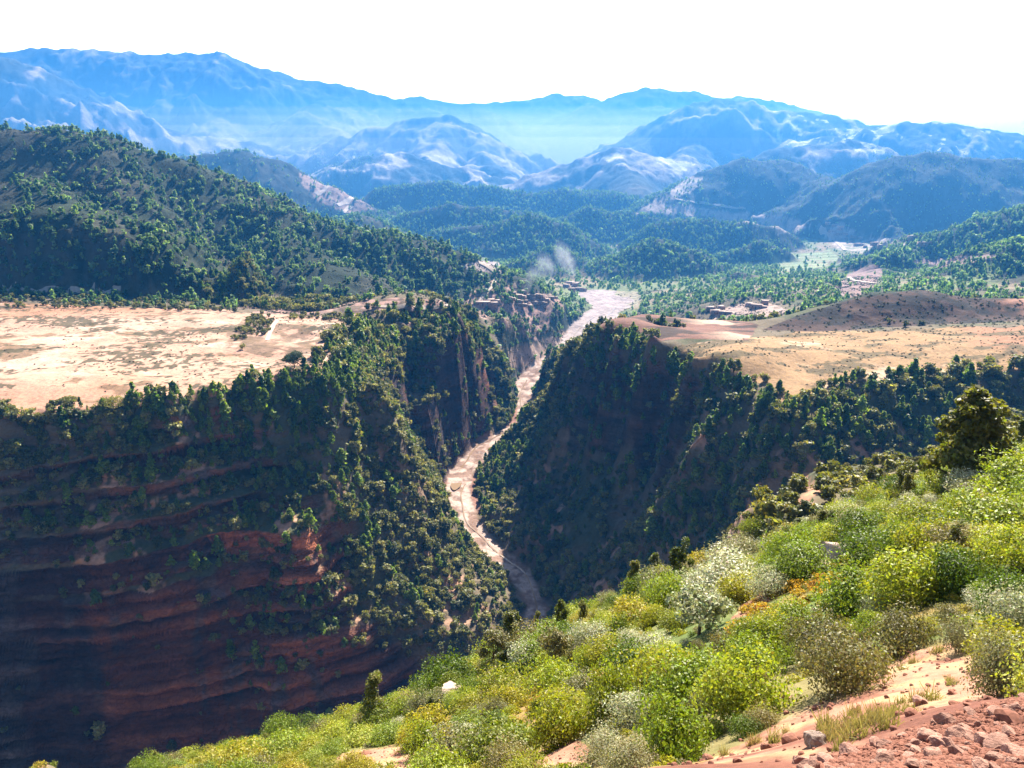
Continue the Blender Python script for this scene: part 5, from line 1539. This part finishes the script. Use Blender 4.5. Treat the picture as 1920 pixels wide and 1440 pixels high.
# ------------------------------------------------------------ villages of flat-roofed mud houses
M_mud = plain_material('mud_wall', (0.34, 0.23, 0.175, 1), scale=0.8, var=0.2, bump=0.03)
M_roof = plain_material('mud_roof', (0.42, 0.32, 0.26, 1), scale=0.6, var=0.15)
M_door = plain_material('dark_opening', (0.05, 0.035, 0.03, 1), scale=3, var=0.2)
def box(V, Fq, x0, x1, y0, y1, z0, z1):
    k = len(V)
    V += [(x0, y0, z0), (x1, y0, z0), (x1, y1, z0), (x0, y1, z0), (x0, y0, z1), (x1, y0, z1), (x1, y1, z1), (x0, y1, z1)]
    Fq += [(k, k + 3, k + 2, k + 1), (k + 4, k + 5, k + 6, k + 7), (k, k + 1, k + 5, k + 4), (k + 1, k + 2, k + 6, k + 5), (k + 2, k + 3, k + 7, k + 6), (k + 3, k, k + 4, k + 7)]
def house_proto(w_, d_, h_, ell):
    pr = {}
    V, Fq = [], []
    box(V, Fq, -w_ / 2, w_ / 2, -d_ / 2, d_ / 2, -2.0, h_)
    if ell: box(V, Fq, w_ / 2 + 0.003, w_ / 2 + w_ * 0.45, -d_ / 2 + 0.4, d_ * 0.25, -2.0, h_ * 0.72)
    pr['wall'] = raw_mesh('wall', V, Fq, [M_mud])
    V, Fq = [], []
    box(V, Fq, -w_ / 2 + 0.35, w_ / 2 - 0.35, -d_ / 2 + 0.35, d_ / 2 - 0.35, h_ + 0.003, h_ + 0.1)
    box(V, Fq, -w_ / 2 - 0.1, w_ / 2 + 0.1, -d_ / 2 - 0.1, -d_ / 2 + 0.34, h_ + 0.002, h_ + 0.4)
    box(V, Fq, -w_ / 2 - 0.1, w_ / 2 + 0.1, d_ / 2 - 0.34, d_ / 2 + 0.1, h_ + 0.002, h_ + 0.4)
    box(V, Fq, -w_ / 2 - 0.1, -w_ / 2 + 0.34, -d_ / 2 + 0.343, d_ / 2 - 0.343, h_ + 0.002, h_ + 0.38)
    box(V, Fq, w_ / 2 - 0.34, w_ / 2 + 0.1, -d_ / 2 + 0.343, d_ / 2 - 0.343, h_ + 0.002, h_ + 0.38)
    if ell: box(V, Fq, w_ / 2 + 0.11, w_ / 2 + w_ * 0.45 + 0.1, -d_ / 2 + 0.3, d_ * 0.25 + 0.1, h_ * 0.72 + 0.003, h_ * 0.72 + 0.3)
    pr['roof'] = raw_mesh('roof', V, Fq, [M_roof])
    V, Fq = [], []
    box(V, Fq, -0.6, 0.6, -d_ / 2 - 0.05, -d_ / 2 + 0.05, -0.4, 2.1)
    pr['door'] = raw_mesh('door', V, Fq, [M_door])
    for s_ in (-1, 1):
        V, Fq = [], []
        box(V, Fq, s_ * w_ * 0.3 - 0.5, s_ * w_ * 0.3 + 0.5, -d_ / 2 - 0.05, -d_ / 2 + 0.05, 1.2, 2.2)
        pr['window%d' % s_] = raw_mesh('window', V, Fq, [M_door])
    return pr
HP = [house_proto(9, 6, 3.4, False), house_proto(12, 7, 4.0, True), house_proto(8, 8, 5.2, False), house_proto(14, 5.5, 3.2, True)]
HOUSES = []
def house(uu, vv, k, sc, rot, label, group=None):
    X, Yw, Zw = far_hit(uu, vv, 600)
    e = bpy.data.objects.new('mud_house', None)
    e.location = (X, Yw, Zw + 0.3); e.rotation_euler = (0, 0, rot); e.scale = (sc, sc, sc)
    link(e, label=label, category='house')
    if group: e['group'] = group
    for nm, m in HP[k].items():
        link(bpy.data.objects.new(nm.rstrip('-1'), m), e)
    HOUSES.append((X, Yw))
house(905, 573, 3, 1.25, 0.1, 'long pale house on the round bank where the track from the pass comes down')
house(918, 568, 1, 1.0, 0.2, 'second pale house beside the long one on the round bank')
for q, (a, b) in enumerate([(962, 553), (972, 558), (981, 551), (990, 557), (999, 562), (1008, 556), (1016, 563), (968, 566), (1003, 570), (1014, 571), (1026, 566), (1033, 560), (985, 567), (976, 574), (994, 578), (952, 561), (1020, 577)]):
    house(a, b, q % 4, RNG.uniform(0.62, 0.85), RNG.uniform(-0.5, 0.5), 'small flat-roofed mud house in the village where the smoke rises', 'houses of the smoky village')
for q, (a, b) in enumerate([(1062, 538), (1070, 534), (1078, 538), (1084, 544), (1072, 545)]):
    house(a, b, q % 4, RNG.uniform(0.9, 1.2), RNG.uniform(-0.5, 0.5), 'pale house of the hamlet above the upstream fields', 'houses of the hamlet above the fields')
for q, (a, b) in enumerate([(1552, 421), (1565, 426), (1575, 431), (1560, 436), (1585, 440), (1600, 446), (1614, 449), (1628, 454), (1595, 455), (1608, 461), (1622, 465), (1640, 460), (1584, 449), (1572, 443), (1650, 466)]):
    house(a, b, q % 4, RNG.uniform(0.9, 1.25), RNG.uniform(-0.4, 0.4), 'flat-roofed house in the bright stepped village under the dark right hill', 'houses of the stepped village')
house(1712, 449, 1, 1.3, 0.3, 'pale house among pines on the crest of the right forest ridge')
house(1733, 461, 3, 1.4, 0.0, 'long white building on the platform below the crest of the right forest ridge')
for q, (a, b) in enumerate([(1332, 582), (1342, 588), (1352, 581), (1360, 590), (1405, 574), (1418, 578), (1434, 572)]):
    house(a, b, q % 4, RNG.uniform(0.8, 1.1), RNG.uniform(-0.5, 0.5), 'reddish mud house behind the right plateau', 'houses behind the right plateau')

# ------------------------------------------------------------ smoke rising from the village
def smoke():
    X, Yw, Zw = far_hit(985, 553, 600)
    m, t, out = new_mat('smoke')
    tc = N(t, 'ShaderNodeTexCoord')
    mp = N(t, 'ShaderNodeVectorMath', operation='LENGTH')
    t.links.new(tc.outputs['Object'], mp.inputs[0])
    fall = N(t, 'ShaderNodeMapRange'); fall.interpolation_type = 'SMOOTHSTEP'
    for i_, v_ in zip((1, 2, 3, 4), (0.15, 0.98, 1.0, 0.0)): fall.inputs[i_].default_value = v_
    t.links.new(mp.outputs['Value'], fall.inputs[0])
    nz = noise(t, 2.2, 4, 0.6, tc.outputs['Object'])
    d = mathn(t, 'MULTIPLY', mathn(t, 'MULTIPLY', fall.outputs[0], mathn(t, 'MULTIPLY', mathn(t, 'SUBTRACT', nz, 0.36, True), 5.0)), 0.035)
    pv = N(t, 'ShaderNodeVolumePrincipled')
    pv.inputs['Color'].default_value = (0.9, 0.94, 1, 1)
    t.links.new(d, pv.inputs['Density'])
    t.links.new(pv.outputs[0], out.inputs['Volume'])
    import bmesh
    e = bpy.data.objects.new('smoke_plume', None); e.location = (X, Yw, Zw)
    link(e, label='thin white smoke drifting up from the village below the mounds', category='smoke')
    for k, (dx, dz, sx, sz, tl) in enumerate(((2, 9, 7, 13, 0.2), (10, 22, 13, 16, 0.5), (26, 32, 21, 16, 0.9), (50, 38, 30, 15, 1.1))):
        bm = bmesh.new(); bmesh.ops.create_icosphere(bm, subdivisions=3, radius=1.0)
        me = bpy.data.meshes.new('smoke_puff'); bm.to_mesh(me); bm.free(); me.materials.append(m)
        o = bpy.data.objects.new('smoke_puff', me)
        o.location = (dx, 12.0 * k, dz); o.scale = (sx, 9 + 5 * k, sz); o.rotation_euler = (0, tl, 0)
        link(o, e)
smoke()

# ------------------------------------------------------------ white mist lying in the far valleys
def mist(name, y0, z1, colr, dns):
    x0, x1, y1 = -5400, 5400, 6900
    z0 = -400
    v = [(x, y, z) for z in (z0, z1) for y in (y0, y1) for x in (x0, x1)]
    f = [(0, 2, 3, 1), (4, 5, 7, 6), (0, 1, 5, 4), (2, 6, 7, 3), (0, 4, 6, 2), (1, 3, 7, 5)]
    m, t, out = new_mat('mist_air')
    pv = N(t, 'ShaderNodeVolumePrincipled')
    pv.inputs['Color'].default_value = colr
    pv.inputs['Density'].default_value = dns
    pv.inputs['Anisotropy'].default_value = 0.3
    t.links.new(pv.outputs[0], out.inputs['Volume'])
    link(bpy.data.objects.new(name, raw_mesh(name, v, f, [m])), kind='stuff')
mist('mist', 690, 170, (0.09, 0.29, 0.64, 1), 2.3e-4)
for y0_, z1_ in ((3300, -20), (3500, 35), (3800, 85), (4100, 130)):
    mist('valley_mist', y0_, z1_, (0.95, 0.95, 0.98, 1), 1.7e-4)

# ------------------------------------------------------------ haze: one closed box of even density round everything
def haze_box():
    x0, x1, y0, y1 = -5900, 5900, -60, 7150
    z0, z1 = float(GZ.min()) - 60, max(60.0, float(GZ.max()) + 40)
    v = [(x, y, z) for z in (z0, z1) for y in (y0, y1) for x in (x0, x1)]
    f = [(0, 2, 3, 1), (4, 5, 7, 6), (0, 1, 5, 4), (2, 6, 7, 3), (0, 4, 6, 2), (1, 3, 7, 5)]
    m, t, out = new_mat('haze_air')
    pv = N(t, 'ShaderNodeVolumePrincipled')
    pv.inputs['Color'].default_value = HAZE_COLOR
    pv.inputs['Density'].default_value = HAZE_DENSITY
    pv.inputs['Anisotropy'].default_value = HAZE_ANISO
    t.links.new(pv.outputs[0], out.inputs['Volume'])
    me = raw_mesh('haze', v, f, [m])
    link(bpy.data.objects.new('haze', me), kind='stuff')
    print('haze box', z0, z1)
haze_box()
